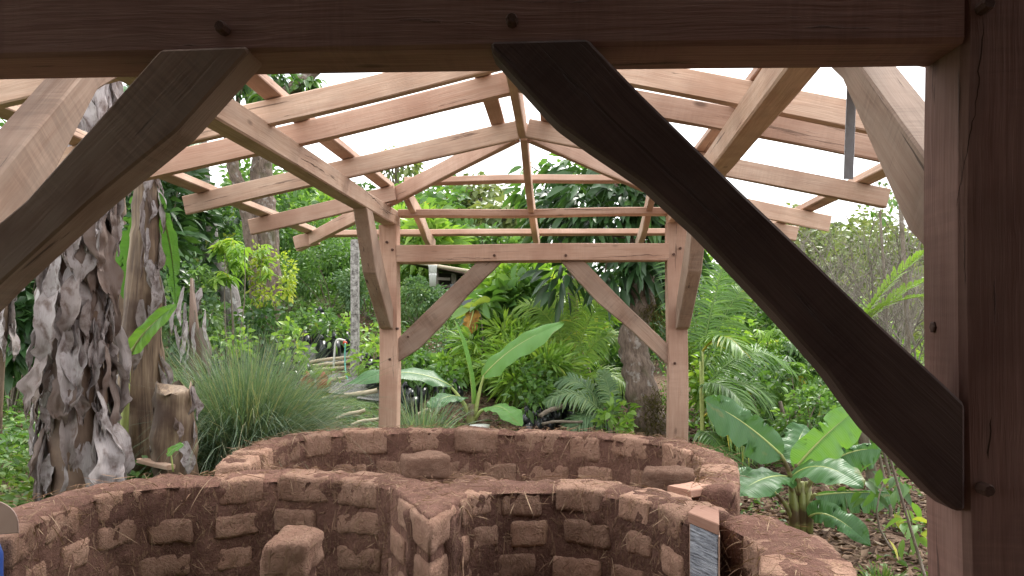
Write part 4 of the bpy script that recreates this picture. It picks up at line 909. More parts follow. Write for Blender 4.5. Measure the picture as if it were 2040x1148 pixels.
limb_tree('grey_tree', 'pale grey leaning trunk in front of the left banana leaves', [(480, 640), (455, 585), (425, 520), (412, 440), (404, 360), (398, 280), (402, 190)], [.17, .14, .125, .12, .11, .10, .07], 11.5, 'bark_grey', ((390, 150), (120, 80), 0), 'leaf_dark', 700, .2, .08, 22)
limb_tree('lichen_tree', 'thin dark trunk blotched with white lichen behind the left rafters', [(520, 560), (500, 470), (482, 390), (466, 340), (458, 290), (450, 230), (430, 150)], [.12, .11, .105, .10, .09, .08, .05], 12.5, 'bark', ((440, 130), (120, 60), 0), 'leaf_dark', 450, .2, .08, 22)
limb_tree('mossy_tree', 'thick mossy dark trunk behind the left wall plate', [(530, 560), (530, 480), (525, 400), (522, 330), (530, 270), (545, 210), (600, 165), (650, 120)], [.26, .22, .19, .17, .16, .13, .10, .07], 12.8, 'bark', ((560, 178), (70, 30), 0), 'leaf_mid', 300, .2, .08, 16)
for px, d, top, hf, bt in ((960, 26, 350, 60, 440), (905, 30, 395, 60, 470), (1010, 24, 400, 60, 470), (790, 34, 300, 55, 360)):
    limb_tree('distant_tree', {960: 'pale distant tree in the gap of the hip roof', 905: 'low distant tree left of the hip roof gap', 1010: 'yellowish distant tree behind the ridge rafter', 790: 'faint thin treetop against the white sky left of the ridge'}[px], [(px, 700), (px+5, 520), (px, (top+bt)/2)], [.3, .2, .1], d, 'bark_thin', ((px, (top+bt)/2), (hf, (bt-top)/2), 0), 'leaf_olive', 520 if px != 790 else 220, .42, .2, 30, .3, group=None, kind='ovate', seg=2, shell=.2)

# ------------------------------------------------------------------ hillside and garden shrubs
S = shrub
# left, behind the banana stems
for i, (px, d, top, hf, mt, n, kd, ll, lw, lb) in enumerate([
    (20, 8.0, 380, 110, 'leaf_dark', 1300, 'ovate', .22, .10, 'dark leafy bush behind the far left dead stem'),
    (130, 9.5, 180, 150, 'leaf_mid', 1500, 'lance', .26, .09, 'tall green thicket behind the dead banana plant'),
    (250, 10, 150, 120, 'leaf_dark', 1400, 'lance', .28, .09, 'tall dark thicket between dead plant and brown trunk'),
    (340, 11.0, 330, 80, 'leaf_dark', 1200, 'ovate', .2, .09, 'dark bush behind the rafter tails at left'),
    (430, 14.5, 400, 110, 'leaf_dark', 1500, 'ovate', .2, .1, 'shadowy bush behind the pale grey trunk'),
    (600, 16.5, 425, 120, 'leaf_mid', 2400, 'ovate', .13, .07, 'mid green hillside bush left of the concrete pole'),
    (710, 17, 415, 110, 'leaf_mid', 2200, 'ovate', .13, .07, 'hillside bush behind the far left post'),
    (530, 17.5, 300, 90, 'leaf_mid', 1500, 'ovate', .2, .1, 'tall bush on the slope behind the mossy trunk'),
    (640, 22, 390, 120, 'leaf_light', 1800, 'ovate', .22, .11, 'light green treetop high on the left slope'),
    (780, 21, 420, 100, 'leaf_light', 1500, 'ovate', .22, .11, 'light green bush high on the slope behind the left post'),
    (660, 14.0, 470, 75, 'leaf_mid', 2300, 'ovate', .085, .045, 'small-leaved bank bush above the black nursery bags'),
    (575, 14.2, 500, 70, 'leaf_mid', 2000, 'ovate', .085, .045, 'fine-leaved bank bush above the nursery plants'),
    (735, 13.4, 520, 55, 'leaf_blue', 1600, 'ovate', .085, .04, 'bluish leafy bush right of the concrete pole'),
    (370, 9.6, 520, 60, 'leaf_blue', 900, 'ovate', .10, .05, 'low fern-like bush at the foot of the grey trunk')]):
    S('hillside_bush', lb, 'bush', px, d, top, hf, mt, n, ll, lw, kd, 34)
# between the far posts
for (px, d, top, hf, mt, n, kd, ll, lw, lb, bot) in [
    (830, 13, 560, 55, 'leaf_blue', 1800, 'ovate', .08, .04, 'feathery green bush under the shed eave', None),
    (850, 17, 440, 60, 'leaf_light', 700, 'lance', .5, .14, 'broad banana-like thicket behind the shed', None),
    (1035, 11.5, 525, 85, 'leaf_light', 900, 'lance', .33, .09, 'big drooping leaves under the middle of the far tie beam', 640),
    (1015, 10.6, 560, 55, 'leaf_mid', 380, 'ovate', .34, .16, 'broad leaves beside the blue barrel', 690),
    (1010, 9.8, 640, 90, 'leaf_light', 1500, 'strip', .20, .026, 'bamboo-like bush of narrow leaves right of the middle banana plant', None),
    (1060, 9.4, 690, 90, 'leaf_light', 1300, 'strip', .20, .03, 'narrow-leaved cane bush before the palm fronds', None),
    (860, 10.4, 650, 60, 'leaf_blue', 1700, 'ovate', .06, .03, 'rounded small-leaved bush left of the middle banana plant', None),
    (815, 9.2, 700, 45, 'leaf_mid', 600, 'ovate', .11, .05, 'leafy seedlings bush just right of the far left post', None),
    (900, 9.6, 715, 45, 'leaf_light', 500, 'ovate', .12, .055, 'light leafy low bush behind the pale banana leaf', None),
    (1170, 10.4, 660, 70, 'leaf_mid', 900, 'lance', .2, .06, 'leafy plants among the palm fronds', None),
    (1110, 13.5, 560, 90, 'leaf_light', 900, 'lance', .3, .09, 'bright big-leaved plants behind the leaning brace', None),
    (950, 18.5, 450, 80, 'leaf_mid', 1100, 'ovate', .25, .12, 'green trees behind the tie beam centre', None),
    (1200, 15, 470, 120, 'leaf_dark', 1500, 'ovate', .25, .1, 'dark bushes behind the mango crown', None),
    (1225, 8.6, 790, 30, 'leaf_light', 130, 'ovate', .13, .06, 'small bright plant at the foot of the lichen-spotted trunk', None)]:
    S('garden_bush', lb, 'bush', px, d, top, hf, mt, n, ll, lw, kd, 26, bottom=bot)
# right, seen past the far right post and under the big brace
for (px, d, top, hf, mt, n, kd, ll, lw, lb, bot) in [
    (1400, 13.5, 480, 60, 'leaf_light', 1300, 'ovate', .16, .08, 'bright bush just right of the far right post', None),
    (1480, 12.0, 545, 75, 'leaf_mid', 1500, 'ovate', .17, .085, 'broad-leaved bush behind the palm fronds at right', None),
    (1570, 12.8, 560, 85, 'leaf_mid', 1500, 'ovate', .15, .08, 'leafy bush beneath the big dark brace', None),
    (1500, 9.5, 700, 70, 'leaf_mid', 260, 'palmate', .13, 0, 'cassava-like plants left of the right banana plant', None),
    (1590, 9.0, 680, 75, 'leaf_mid', 330, 'palmate', .13, 0, 'cassava-like plants behind the right banana plant', None),
    (1665, 9.6, 720, 75, 'leaf_mid', 300, 'palmate', .13, 0, 'cassava-like plants under the low end of the brace', None),
    (1545, 10.5, 640, 80, 'leaf_light', 330, 'palmate', .14, 0, 'taller cassava-like plants behind the brace middle', None),
    (1640, 11, 650, 80, 'leaf_light', 330, 'palmate', .14, 0, 'light cassava-like plants beneath the feathery leaves', None),
    (1450, 10.5, 640, 60, 'leaf_light', 900, 'ovate', .14, .07, 'light leafy bush among the right palm fronds', None),
    (1720, 10.5, 730, 60, 'leaf_light', 800, 'ovate', .10, .05, 'light undergrowth behind the grey sapling', None),
    (1620, 7.6, 770, 60, 'leaf_mid', 700, 'ovate', .08, .04, 'small-leaved bush directly behind the right banana leaves', 900),
    (1470, 8.2, 760, 45, 'leaf_mid', 500, 'ovate', .09, .045, 'low leafy bush at the palm foot', 900),
    (1700, 14, 600, 90, 'leaf_light', 1500, 'ovate', .13, .06, 'light green bush below the bare brush', None),
    (1790, 12.5, 660, 70, 'leaf_light', 1200, 'ovate', .11, .055, 'light bush left of the near post', None),
    (1760, 9.5, 780, 60, 'leaf_mid', 700, 'ovate', .1, .05, 'mid green undergrowth beside the near post', None),
    (1690, 24, 455, 120, 'leaf_olive', 1800, 'ovate', .2, .1, 'greyish far bush under the right rafter tails', None),
    (1800, 20, 370, 110, 'leaf_olive', 1700, 'ovate', .17, .08, 'greyish tree behind the bare branches by the near post', None),
    (1560, 26, 520, 130, 'leaf_olive', 1500, 'ovate', .25, .12, 'low far bush behind the brace', None),
    (1420, 24, 500, 130, 'leaf_mid', 1300, 'ovate', .3, .14, 'far trees right of the right post', None),
    (1960, 10, 640, 90, 'leaf_mid', 900, 'ovate', .12, .06, 'green bush hidden behind the near right post', None),
    (2120, 11, 620, 110, 'leaf_light', 900, 'ovate', .13, .06, 'light bush right of the near post, outside the frame', None),
    (2250, 9, 680, 90, 'leaf_mid', 800, 'ovate', .12, .06, 'bush at the far right of the clearing', None),
    (1300, 22, 470, 130, 'leaf_dark', 1300, 'ovate', .28, .13, 'far dark trees behind the right post', None)]:
    S('garden_bush', lb, 'bush', px, d, top, hf, mt, n, ll, lw, kd, 30, bottom=bot, low=.05 if d > 12 else .12)
# bare brush
def brush(label, px, d, top, n=9, spread=.6, seed=0):
    rs = random.Random(seed); b = gpt(px, d); h = zat(px, top, d)-b[2]; root = empty('bare_shrub', b, label, 'shrub', None); mb = MB()
    def grow(p, v, l, r, lev):
        k = 6; pts = [np.array(p)]; v = np.array(v, float)
        for i in range(k): v = unit(v+np.array([rs.gauss(0, .13), rs.gauss(0, .13), .05])); pts.append(pts[-1]+v*l/k)
        mb.add(*tube(pts, np.linspace(r, r*.45, k+1), 4 if lev else 5, cap=False))
        if lev < 3:
            for j in range(4 if lev else 6):
                q = pts[rs.randrange(2, k+1)]; w = unit(v+np.array([rs.gauss(0, .6), rs.gauss(0, .6), rs.gauss(.15, .35)])); grow(q, w, l*rs.uniform(.4, .62), r*.5, lev+1)
    for i in range(n): grow(b+np.array([rs.uniform(-.3, .3), rs.uniform(-.3, .3), -.05]), unit(np.array([rs.gauss(0, spread*.4), rs.gauss(0, spread*.4), 1])), h*rs.uniform(.5, .72), .02, 0)
    obj('branches', mb.mesh(M['twig']), root)
brush('tangle of bare grey twigs under the right rafter ends', 1690, 11.5, 440, 7, seed=1); brush('bare twiggy shrub beside the near right post', 1795, 9.5, 400, 6, seed=2)
brush('bare grey brush between the rafter end and the near post', 1740, 13, 390, 7, seed=3); brush('dense grey thicket of twigs low behind the feathery leaves', 1720, 16, 480, 9, seed=6); brush('sparse bare twigs above the big dark brace', 1650, 15, 470, 6, seed=4)
for px, d, top, r, lb in ((1810, 10, 380, .035, 'straight thin trunk close to the near right post'), (1770, 12, 420, .025, 'slim bare trunk in the grey brush'), (1735, 6.6, 850, .055, 'lichen-grey sapling trunk right of the banana leaves'), (1758, 6.9, 860, .016, 'thin dark stem beside the grey sapling'), (1773, 6.3, 870, .014, 'thinnest upright stem before the near post'), (1790, 8.6, 900, .045, 'pair of brown trunks near the near post foot'), (1572, 8.5, 800, .03, 'slim trunk behind the upright banana leaf'), (1515, 8.3, 780, .028, 'slim trunk behind the left banana leaf')):
    b = gpt(px, d); t = W(px-14, top, d); k = np.linspace(0, 1, 8)[:, None]; Pq = b+(t-b)*k+np.sin(k*4)*np.array([[.03, 0, 0]]); Pq[0, 2] -= .05
    root = empty('sapling', b, lb, 'sapling'); V, F, U = tube(Pq, np.linspace(r, r*.75, 8), 9, wob=.15); obj('trunk', mesh(V, F, M['bark_thin'], True, U), root)
    fb = FB(); nn = 60; q, D_, ct = blob(t+np.array([0, 0, .1]), (.28, .28, .25), nn, 8); fb.leaves(q, D_, rdir(nn, .2, 1), .11, .05, .4, 'ovate', .15, 3, tint=ct*.7); obj('foliage', fb.mesh(M['leaf_mid']), root)
sl_ = empty('sapling', gpt(1800, 5.4), 'leafy thin sapling with drooping dark leaves under the brace foot', 'sapling')
fb = FB(); c = W(1765, 965, 5.6); q = c+RNG.normal(size=(26, 3))*np.array([.10, .1, .07]); fb.leaves(q, rdir(26, -.8, .0), rdir(26, .2, 1), .12, .055, .4, 'ovate', .15, 4, tint=RNG.random(26)*.5)
c = W(1808, 1040, 5.2); q = c+RNG.normal(size=(16, 3))*np.array([.05, .1, .12]); fb.leaves(q, rdir(16, -.8, .3), rdir(16, .2, 1), .12, .06, .4, 'ovate', .15, 4, tint=RNG.random(16)*.5+.5)
obj('foliage', fb.mesh(M['leaf_mid']), sl_); obj('stem', stems(sl_.location, [W(1765, 950, 5.6), W(1808, 1010, 5.2)], .009, .004, M['bark_thin']), sl_)
# feathery leaves by the near post
fe = empty('acacia_seedling', gpt(1850, 4.6), 'feathery fern-like compound leaves reaching in from the near post', 'plant'); fb = FB()
for b, t, sg in (((1700, 660), (1840, 505), .08), ((1690, 650), (1850, 590), .10), ((1700, 668), (1845, 560), .1)):
    B = W(*b, 4.6); Tt = W(*t, 4.3); pts = B+(Tt-B)*np.linspace(0, 1, 22)[:, None]; pts[:, 2] += np.sin(np.linspace(0, 3.1, 22))*.04; fb.tubes(pts, np.linspace(.004, .002, 22), 5, .9); tg = unit(Tt-B)
    for i, q in enumerate(pts[3:]):
        for sg2 in (-1, 1):
            dv = unit(np.cross(tg, [0, 0, 1])*sg2*1.0+tg*.5+np.array([0, 0, .1])+.05*RNG.normal(size=3)); pinnate(fb, q, q+dv*.10*math.sin(.35+2.6*(i/19)), 13, .014, .005, .02, .2, .0012, .55, prof_='quad', seg=2, tv=.08)
obj('foliage', fb.mesh(M['leaf_light']), fe); obj('stem', stems(fe.location, [W(1700, 660, 4.6)], .01, .005, M['bark_thin']), fe)
# ------------------------------------------------------------------ palms
def palm(label, px, d, fronds, ll=.42, n=46, group=None, mat='leaf_mid'):
    b = gpt(px, d); root = empty('palm', b, label, 'palm'); V, F, U = tube([b-np.array([0, 0, .1]), b+np.array([0, 0, .35])], [.09, .05], 8); obj('trunk', mesh(V, F, M['bark_thin'], True, U), root)
    for i, (bx_, by, tx, ty, dd, sag, tn) in enumerate(fronds):
        fb = FB(); pinnate(fb, W(bx_, by, d), W(tx, ty, d+dd), n, ll*random.uniform(.85, 1.1), .022, sag, .55, .013, tn, up=(random.uniform(-.4, .4), -.5, .9), seg=4); o = obj('frond', fb.mesh(M[mat]), root)
        petiole(b+np.array([0, 0, .25]), W(bx_, by, d), .02, .012, root, .0)
palm('young coconut palm with drooping fronds right of the far right post', 1400, 8.0, [(1395, 720, 1462, 470, .2, .08, .55), (1400, 740, 1510, 560, .3, .18, .6), (1400, 720, 1330, 480, .8, .1, .4), (1400, 700, 1480, 700, -.5, .25, .75), (1395, 770, 1490, 820, -.4, .22, .5), (1400, 800, 1540, 800, .2, .25, .6), (1390, 860, 1490, 1000, -.6, .2, .45), (1400, 780, 1580, 740, .5, .25, .5), (1400, 830, 1500, 900, -.2, .3, .9)], .34, 44)
palm('young palm with arching fronds left of the lichen-spotted trunk', 1140, 9.9, [(1140, 720, 1030, 610, .2, .25, .6), (1140, 720, 1090, 590, .4, .15, .7), (1145, 720, 1215, 590, .2, .2, .6), (1140, 730, 1020, 700, -.3, .3, .85), (1150, 740, 1240, 680, -.2, .3, .55), (1145, 700, 1150, 560, .5, .1, .7), (1150, 760, 1060, 780, -.4, .28, .5), (1150, 770, 1260, 780, -.3, .28, .55)], .36, 44, mat='leaf_light')
palm('low palm with pale fronds lying in front of the tree trunk', 1210, 8.8, [(1220, 850, 1090, 800, -.2, .25, .7), (1220, 850, 1130, 850, -.3, .2, .4), (1225, 850, 1200, 740, .1, .15, .6), (1220, 850, 1110, 760, .2, .25, .5)], .26, 40, mat='leaf_blue')
# ------------------------------------------------------------------ cassava and the nursery
def cassava(label, px, d, top, half, n=60, mat='leaf_light', R=.16, bottom=None): return S('cassava_plant', label, 'cassava', px, d, top, half, mat, n, R, 0, 'palmate', 12, bottom=bottom, stemmat='bark_thin', nst=4)
cassava('yellow-green cassava with hand-shaped leaves left of the hillside bush', 455, 9.6, 475, 65, 46, R=.20, bottom=580)
cassava('cassava leaves high beside the mossy trunk', 505, 10.6, 480, 40, 34, R=.17, bottom=560)
S('yellow_shrub', 'yellow-leaved airy shrub behind the grass clump', 'shrub', 540, 10.6, 490, 50, 'leaf_yellow', 700, .075, .035, 'ovate', 22, bottom=630)
def pot(name, parent, x, y, z, r, h, mat, n=12):
    V, F, U = tube([(x, y, z), (x, y, z+h*.08), (x+.006, y, z+h*.5), (x-.004, y, z+h*.93), (x, y, z+h), (x, y, z+h*.93)], [r*.9, r*.98, r*1.04, r*.98, r*1.02, r*.86], n, wob=.07, seed=int(x*97) % 50); return obj(name, mesh(V, F, M[mat], True, U), parent)
nurs = [(395, 9.6, 625, 32, 'leaf_mid', .13), (430, 10.2, 610, 32, 'leaf_mid', .12), (470, 9.2, 640, 30, 'leaf_light', .10), (500, 10.8, 600, 34, 'leaf_mid', .14), (530, 9.9, 612, 32, 'leaf_dark', .14), (560, 10.6, 600, 32, 'leaf_mid', .13), (585, 9.4, 650, 30, 'leaf_light', .12), (610, 11.6, 612, 26, 'leaf_mid', .12),
        (648, 11.2, 622, 22, 'leaf_mid', .10), (668, 10.9, 628, 20, 'leaf_mid', .10), (688, 11.3, 630, 20, 'leaf_light', .10), (735, 10.2, 640, 34, 'leaf_light', .11), (745, 9.3, 680, 28, 'leaf_light', .10), (810, 8.9, 690, 28, 'leaf_mid', .1), (1075, 9.0, 730, 26, 'leaf_mid', .11), (1105, 9.3, 735, 24, 'leaf_mid', .11), (1050, 8.7, 770, 26, 'leaf_mid', .12), (880, 9.0, 735, 30, 'leaf_mid', .11), (640, 12.6, 608, 26, 'leaf_mid', .12)]
near = ['behind the grass clump, far left', 'below the pale grey trunk', 'light green, just above the grass clump', 'below the cassava', 'dark leaved, above the middle of the grass', 'under the yellow shrub', 'light leaved, right of the grass clump', 'at the back near the lone black pot', 'left of the three tall black bags', 'in the tall black bag behind the tap', 'right of the tall black bags', 'between pole and far left post', 'low, beside the pole foot', 'right of the far left post', 'below the palm at the centre', 'nearest the leaning right brace', 'behind the lowest middle banana leaf', 'left of the middle banana plant', 'in the lone black pot on the bank']
for i, ((px, d, top, hf, mt, l), nm) in enumerate(zip(nurs, near)):
    o = S('nursery_plant', 'potted nursery plant '+nm, 'potted plant', px, d, top, hf, mt, 130, l, l*.48, 'ovate', 12, low=.35, group='nursery plants in black bags', nst=4, sr=.006, spread=.5, seg=4)
    b = o.location; tall = .36 if i in (8, 9, 10, 18) else .2
    for k in range(1 if tall > .3 else 2): pot('bag', o, b.x+.16*k, b.y-.05+.1*k, b.z-.01, .09 if tall > .3 else .085, tall, 'bag')
for px, d, lb in ((820, 8.6, 'low'), (1090, 8.8, 'mid'), (1065, 8.6, 'm2'), (640, 10.75, 'tall'), (1045, 8.3, 'front')):
    b = gpt(px, d); o = pot('black_bag', None, b[0], b[1], b[2]-.01, .085, .36 if lb == 'tall' else .2, 'bag')
    tag(o, {'low': 'short black planting bag right of the far left post', 'mid': 'black planting bag below the palm, right one of two', 'm2': 'black planting bag below the palm, left one of two', 'tall': 'tall black planting bag beside the white tap pipe', 'front': 'black planting bag behind the middle banana plant foot'}[lb], 'planting bag', 'empty black planting bags')
# red pots with fern
o = empty('fern_pot', gpt(628, 9.1), 'square brown-red pots holding feathery ferns on the gravel path', 'potted plant')
for k in (-1, 1): pot('pot', o, o.location.x+k*.1, o.location.y, o.location.z+.02, .085, .13, 'terracotta', 8)
fb = FB()
for i in range(46):
    a = random.uniform(0, 6.28); q = np.array(o.location)+np.array([random.uniform(-.15, .15), 0, .14]); pinnate(fb, q, q+np.array([math.cos(a)*.16, math.sin(a)*.16, random.uniform(.06, .2)]), 9, .03, .008, .1, .2, .002, .5, seg=2, prof_='quad')
obj('foliage', fb.mesh(M['leaf_light']), o)
# bamboo edging, pole, tap, hose
def pole(label, a, b, r, name='bamboo_pole', group='bamboo poles edging the nursery beds', mat='bamboo'):
    a = np.asarray(a); b = np.asarray(b); k = np.linspace(0, 1, 13)[:, None]; P = a+(b-a)*k+np.sin(k*5)*np.array([[0, .01, .012]]); R = np.full(13, r); R[::3] *= 1.14
    V, F, U = tube(P, R, 8); return tag(obj(name, mesh(V, F, M[mat], True, U)), label, 'pole', group)
def ptz(px, py, d): return W(px, py, d)
pole('topmost of three stacked bamboo poles behind the tap', ptz(605, 725, 10.3), ptz(715, 708, 10.3), .022); pole('middle of three stacked bamboo poles behind the tap', ptz(600, 735, 10.25), ptz(700, 719, 10.25), .022); pole('lowest of three stacked bamboo poles behind the tap', ptz(602, 744, 10.2), ptz(690, 730, 10.2), .022)
pole('long bamboo pole along the front edge of the gravel path', ptz(618, 803, 8.85), ptz(752, 776, 8.9), .026); pole('short crooked pole lying in the grass near the far left post', ptz(668, 836, 8.0), ptz(728, 815, 8.1), .02); pole('pole stub by the gravel path beside the tap', ptz(645, 765, 9.3), ptz(690, 750, 9.4), .022); pole('fallen stick behind the tuft of grass', ptz(830, 828, 8.0), ptz(880, 806, 8.2), .02)
pole('lowest fallen stick in the grass left of the far post', ptz(700, 848, 7.7), ptz(755, 832, 7.8), .018); pole('dry stick on the ground below the palm', ptz(1075, 830, 8.4), ptz(1120, 806, 8.6), .025, mat='bark_thin'); pole('dark stick beneath the low palm', ptz(1080, 845, 8.3), ptz(1160, 838, 8.5), .015, mat='bark_thin')
for px, py, d, l in ((625, 742, 10.2, 'left'), (662, 802, 8.8, 'right')):
    p = W(px, py, d); V, F, U = timber(p-np.array([0, .05, .16]), p+np.array([0, -.05, .1]), .05, .03, up=(0, 1, 0)); tag(obj('stake', mesh(V, F, M['oldwood'], False, U)), {'left': 'wooden stake holding the three stacked bamboo poles', 'right': 'short stake holding the long front bamboo pole'}[l], 'stake')
p = gpt(706, 9.75); V, F, U = timber(p-np.array([0, 0, .2]), W(708, 478, 9.75), .1, .1, up=(0, 1, 0), ch=.012)
m = N('mouldy_concrete'); q = m.pos(); nn = m.noise(q, 22, 5, .7); M['concrete'] = m.pbr(m.ramp(nn, [(.35, (.08, .07, .065)), (.55, (.33, .31, .29)), (.75, (.48, .46, .44))]), .9, .2, m.bump(nn, .5, .01))
tag(obj('concrete_pole', mesh(V, F, M['concrete'], False, U)), 'mouldy grey square pole standing on the nursery slope', 'pole')
tp = empty('garden_tap', gpt(664, 9.9), 'white plastic standpipe with red valve on the nursery bed', 'tap'); g0 = np.array(tp.location)
V, F, U = tube([g0-np.array([0, 0, .1]), W(664, 735, 9.9), W(668, 684, 9.9), W(671, 678, 9.9), W(676, 676, 9.9), W(688, 679, 9.9)], .014, 8); obj('pipe', mesh(V, F, M['pvc'], True, U), tp)
V, F, U = tube([W(684, 682, 9.88), W(690, 684, 9.88), W(692, 684, 9.88)], [.02, .022, .01], 8); obj('valve', mesh(V, F, M['redplastic'], True, U), tp)
V, F, U = tube(smoothpath([W(688, 684, 9.86), W(687, 710, 9.8), W(688, 735, 9.7), W(693, 758, 9.5), W(702, 775, 9.2)], 5), .010, 7); tag(obj('hose', mesh(V, F, M['hose'], True, U)), 'thin green hose hanging from the white tap', 'hose')
# shed behind the garden
sd = empty('shed', gpt(900, 15), 'dark open shed with rusty roof glimpsed behind the left far brace', 'shed')
a, b = W(790, 515, 14.6), W(985, 556, 13.6); V, F, U = timber(a, b, 2.2, .03, up=(0, .1, 1)); V[:, 1] += 1.0; obj('roof', mesh(V, F, M['shedroof'], False, U), sd)
V, F, U = tube([W(800, 519, 13.6), W(965, 545, 12.7)], .028, 8); obj('gutter', mesh(V, F, M['bamboo'], True, U), sd)
for px, tpy, bt, w_ in ((868, 535, 660, .11), (905, 545, 660, .09), (985, 552, 660, .09)):
    V, F, U = timber(W(px, bt, 14.2), W(px, tpy, 14.2), w_, w_, up=(0, 1, 0)); obj('post', mesh(V, F, M['oldwood'], False, U), sd)
for k in range(6):
    V, F, U = timber(W(870, 556+k*15, 14.15), W(897, 556+k*15, 14.15), .02, .055); obj('slat', mesh(V, F, M['oldwood'], False, U), sd)
V, F, U = timber(W(860, 600, 15.6), W(1000, 600, 15.6), .05, 1.1); obj('back_wall', mesh(V, F, M['roofsheet'], False, U), sd)
V, F, U = timber(W(900, 590, 14.4), W(965, 590, 14.4), .5, .42); tag(obj('water_tank', mesh(V, F, M['tank'], False, U)), 'flat grey sheet-sided tank under the shed roof', 'tank')
V, F, U = timber(W(868, 650, 13.9), W(905, 650, 13.9), .3, .28); tag(obj('grey_crate', mesh(V, F, M['tank'], False, U)), 'low pale grey crate at the foot of the shed', 'crate')
bk = empty('white_bucket', W(862, 570, 12.6), 'white plastic buckets hanging under the shed eave', 'bucket')
for y0, y1, r0, r1 in ((571, 548, .052, .062), (552, 531, .058, .07)):
    V, F, U = tube([W(862, y0, 12.6), W(862, y1, 12.6), W(862, y1-2, 12.6)], [r0, r1, r1*1.08], 14); obj('pail', mesh(V, F, M['white'], True, U), bk)
V, F, U = tube([W(851, 529, 12.6), W(855, 519, 12.6), W(862, 516, 12.6), W(869, 519, 12.6), W(873, 529, 12.6)], .005, 6); obj('handle', mesh(V, F, M['steel'], True, U), bk)
bl = empty('blue_barrel', gpt(958, 11.9), 'blue plastic barrel half hidden behind broad leaves', 'barrel'); z0 = W(958, 690, 11.9)[2]; x0, y0 = bl.location.x, bl.location.y
V, F, U = tube([(x0, y0, z0), (x0, y0, z0+.05), (x0, y0, z0+.2), (x0, y0, z0+.22), (x0, y0, z0+.42), (x0, y0, z0+.47)], [.17, .19, .19, .2, .19, .16], 20); obj('drum', mesh(V, F, M['blue'], True, U), bl)
for px in (1098, 1105):
    V, F, U = tube([W(px, 700, 14), W(px, 470 if px > 1100 else 490, 14)], .022, 8); tag(obj('white_pipe', mesh(V, F, M['pvc'], True, U)), 'thin white upright pipe behind the tie beam, '+('right' if px > 1100 else 'left')+' of the pair', 'pipe')
# dead yellow leaf
dl = empty('breadfruit_sapling', gpt(940, 9.9), 'sapling with one big withered orange leaf above the middle banana plant', 'plant')
banana_blade(W(945, 615, 9.9), W(938, 640, 9.8), W(930, 668, 9.8), .2, (0, -1, .1), -.2, 'banana_young', dl, seed=3, tear=9)
m = N('withered_orange_leaf'); q = m.attr('uvw'); M['orange'] = m.pbr(m.ramp(m.noise(q, 9, 4), [(.35, (.2, .1, .03)), (.6, (.45, .24, .05)), (.8, (.35, .3, .22))]), .7, .2, None, .3)
for c_ in dl.children:
    if c_.name.startswith('leaf'): c_.data.materials[0] = M['orange']
obj('stem', stems(dl.location, [W(950, 600, 9.9)], .015, .008, M['bark_thin']), dl)
fb = FB(); q = W(955, 610, 9.9)+RNG.normal(size=(22, 3))*np.array([.12, .1, .06]); fb.leaves(q, rdir(22, -.4, .6), rdir(22, .2, 1), .3, .14, .4, 'ovate', .15, 5); obj('foliage', fb.mesh(M['leaf_mid']), dl)
# blue drum and spade in the lower left corner
dr = empty('blue_drum', (W(-120, 1100, 2.2)[0], 2.2, .05), 'blue plastic drum cut by the lower left corner', 'barrel'); q = np.array(dr.location); zt_ = W(0, 1088, 2.2)[2]
V, F, U = tube([(q[0], q[1], .05), (q[0], q[1], .3), (q[0], q[1], zt_-.05), (q[0], q[1], zt_)], [.15, .16, .16, .145], 28); obj('drum', mesh(V, F, M['blue'], True, U), dr)
spd = empty('spade', W(-30, 1060, 2.12), 'rounded spade blade resting against the wall in the lower left corner', 'tool')
n = 18; pts = []
for i in range(n+1): a = math.pi*i/n; pts.append((-32-68*math.cos(a), 1052-58*math.sin(a)**.8))
pts = [(-90, 1075)]+pts+[(36, 1062), (-20, 1066)]
m = N('reddish_steel'); M['spade'] = m.pbr(m.mix(m.noise(m.pos(), 9, 4), (.30, .20, .17), (.44, .32, .28)), .35, .5)
M['spade'].node_tree.nodes['Principled BSDF'].inputs['Metallic'].default_value = .35
prism('blade', [W(x, y, 2.12) for x, y in pts], 0, 0, 'spade', spd, ax=(.0, .006, -.002), bevel=.0015)
V, F, U = tube([W(-30, 1070, 2.13), (W(-60, 1200, 2.0)[0], 1.95, .1)], .016, 10); obj('shaft', mesh(V, F, M['oldwood'], True, U), spd)

# ------------------------------------------------------------------ ground cover that nobody could count
def scatter(n, xr_, yr_, test=None):
    x = RNG.uniform(*xr_, n); y = RNG.uniform(*yr_, n); P = np.stack([x, y, 0*x], -1)
    if test is not None: k = test(P); P = P[k]
    px = 1020+FPX*np.tan(np.arctan2(P[:, 0], P[:, 1])+YAW); P = P[~((px > 590) & (px < 748) & (P[:, 1] > 8.55) & (P[:, 1] < 11.6) & (RNG.random(len(P)) > .12))]
    P[:, 2] = ground_z(P[:, 0], P[:, 1])+.004; return P
def vegmask(P): return sstep((1.1-P[:, 0])/1.6)*(.6+.5*vnoise(P*np.array([1, 1, 0]), .8)) > RNG.random(len(P))*.8
fb = FB()
P = scatter(26000, (1.2, 7.5), (3.6, 12), lambda P: P[:, 1] > 3.6); n = len(P); fb.leaves(P+np.array([0, 0, .01]), rdir(n, -.15, .35), unit(rdir(n, .4, 1)), RNG.uniform(.035, .12, n), RNG.uniform(.016, .05, n), .0, 'ovate', RNG.choice([-.3, .25]), 2, tint=RNG.random(n)**1.4)
P = scatter(12000, (-6, 1.5), (6.5, 13)); n = len(P); fb.leaves(P+np.array([0, 0, .01]), rdir(n, -.1, .3), rdir(n, .4, 1), RNG.uniform(.03, .11, n), RNG.uniform(.014, .04, n), 0, 'ovate', .2, 2, tint=RNG.random(n)**1.4)
tag(obj('leaf_litter', fb.mesh(M['litter'])), 'dry brown leaf litter covering the garden soil', 'leaf litter', kind='stuff')
fb = FB()
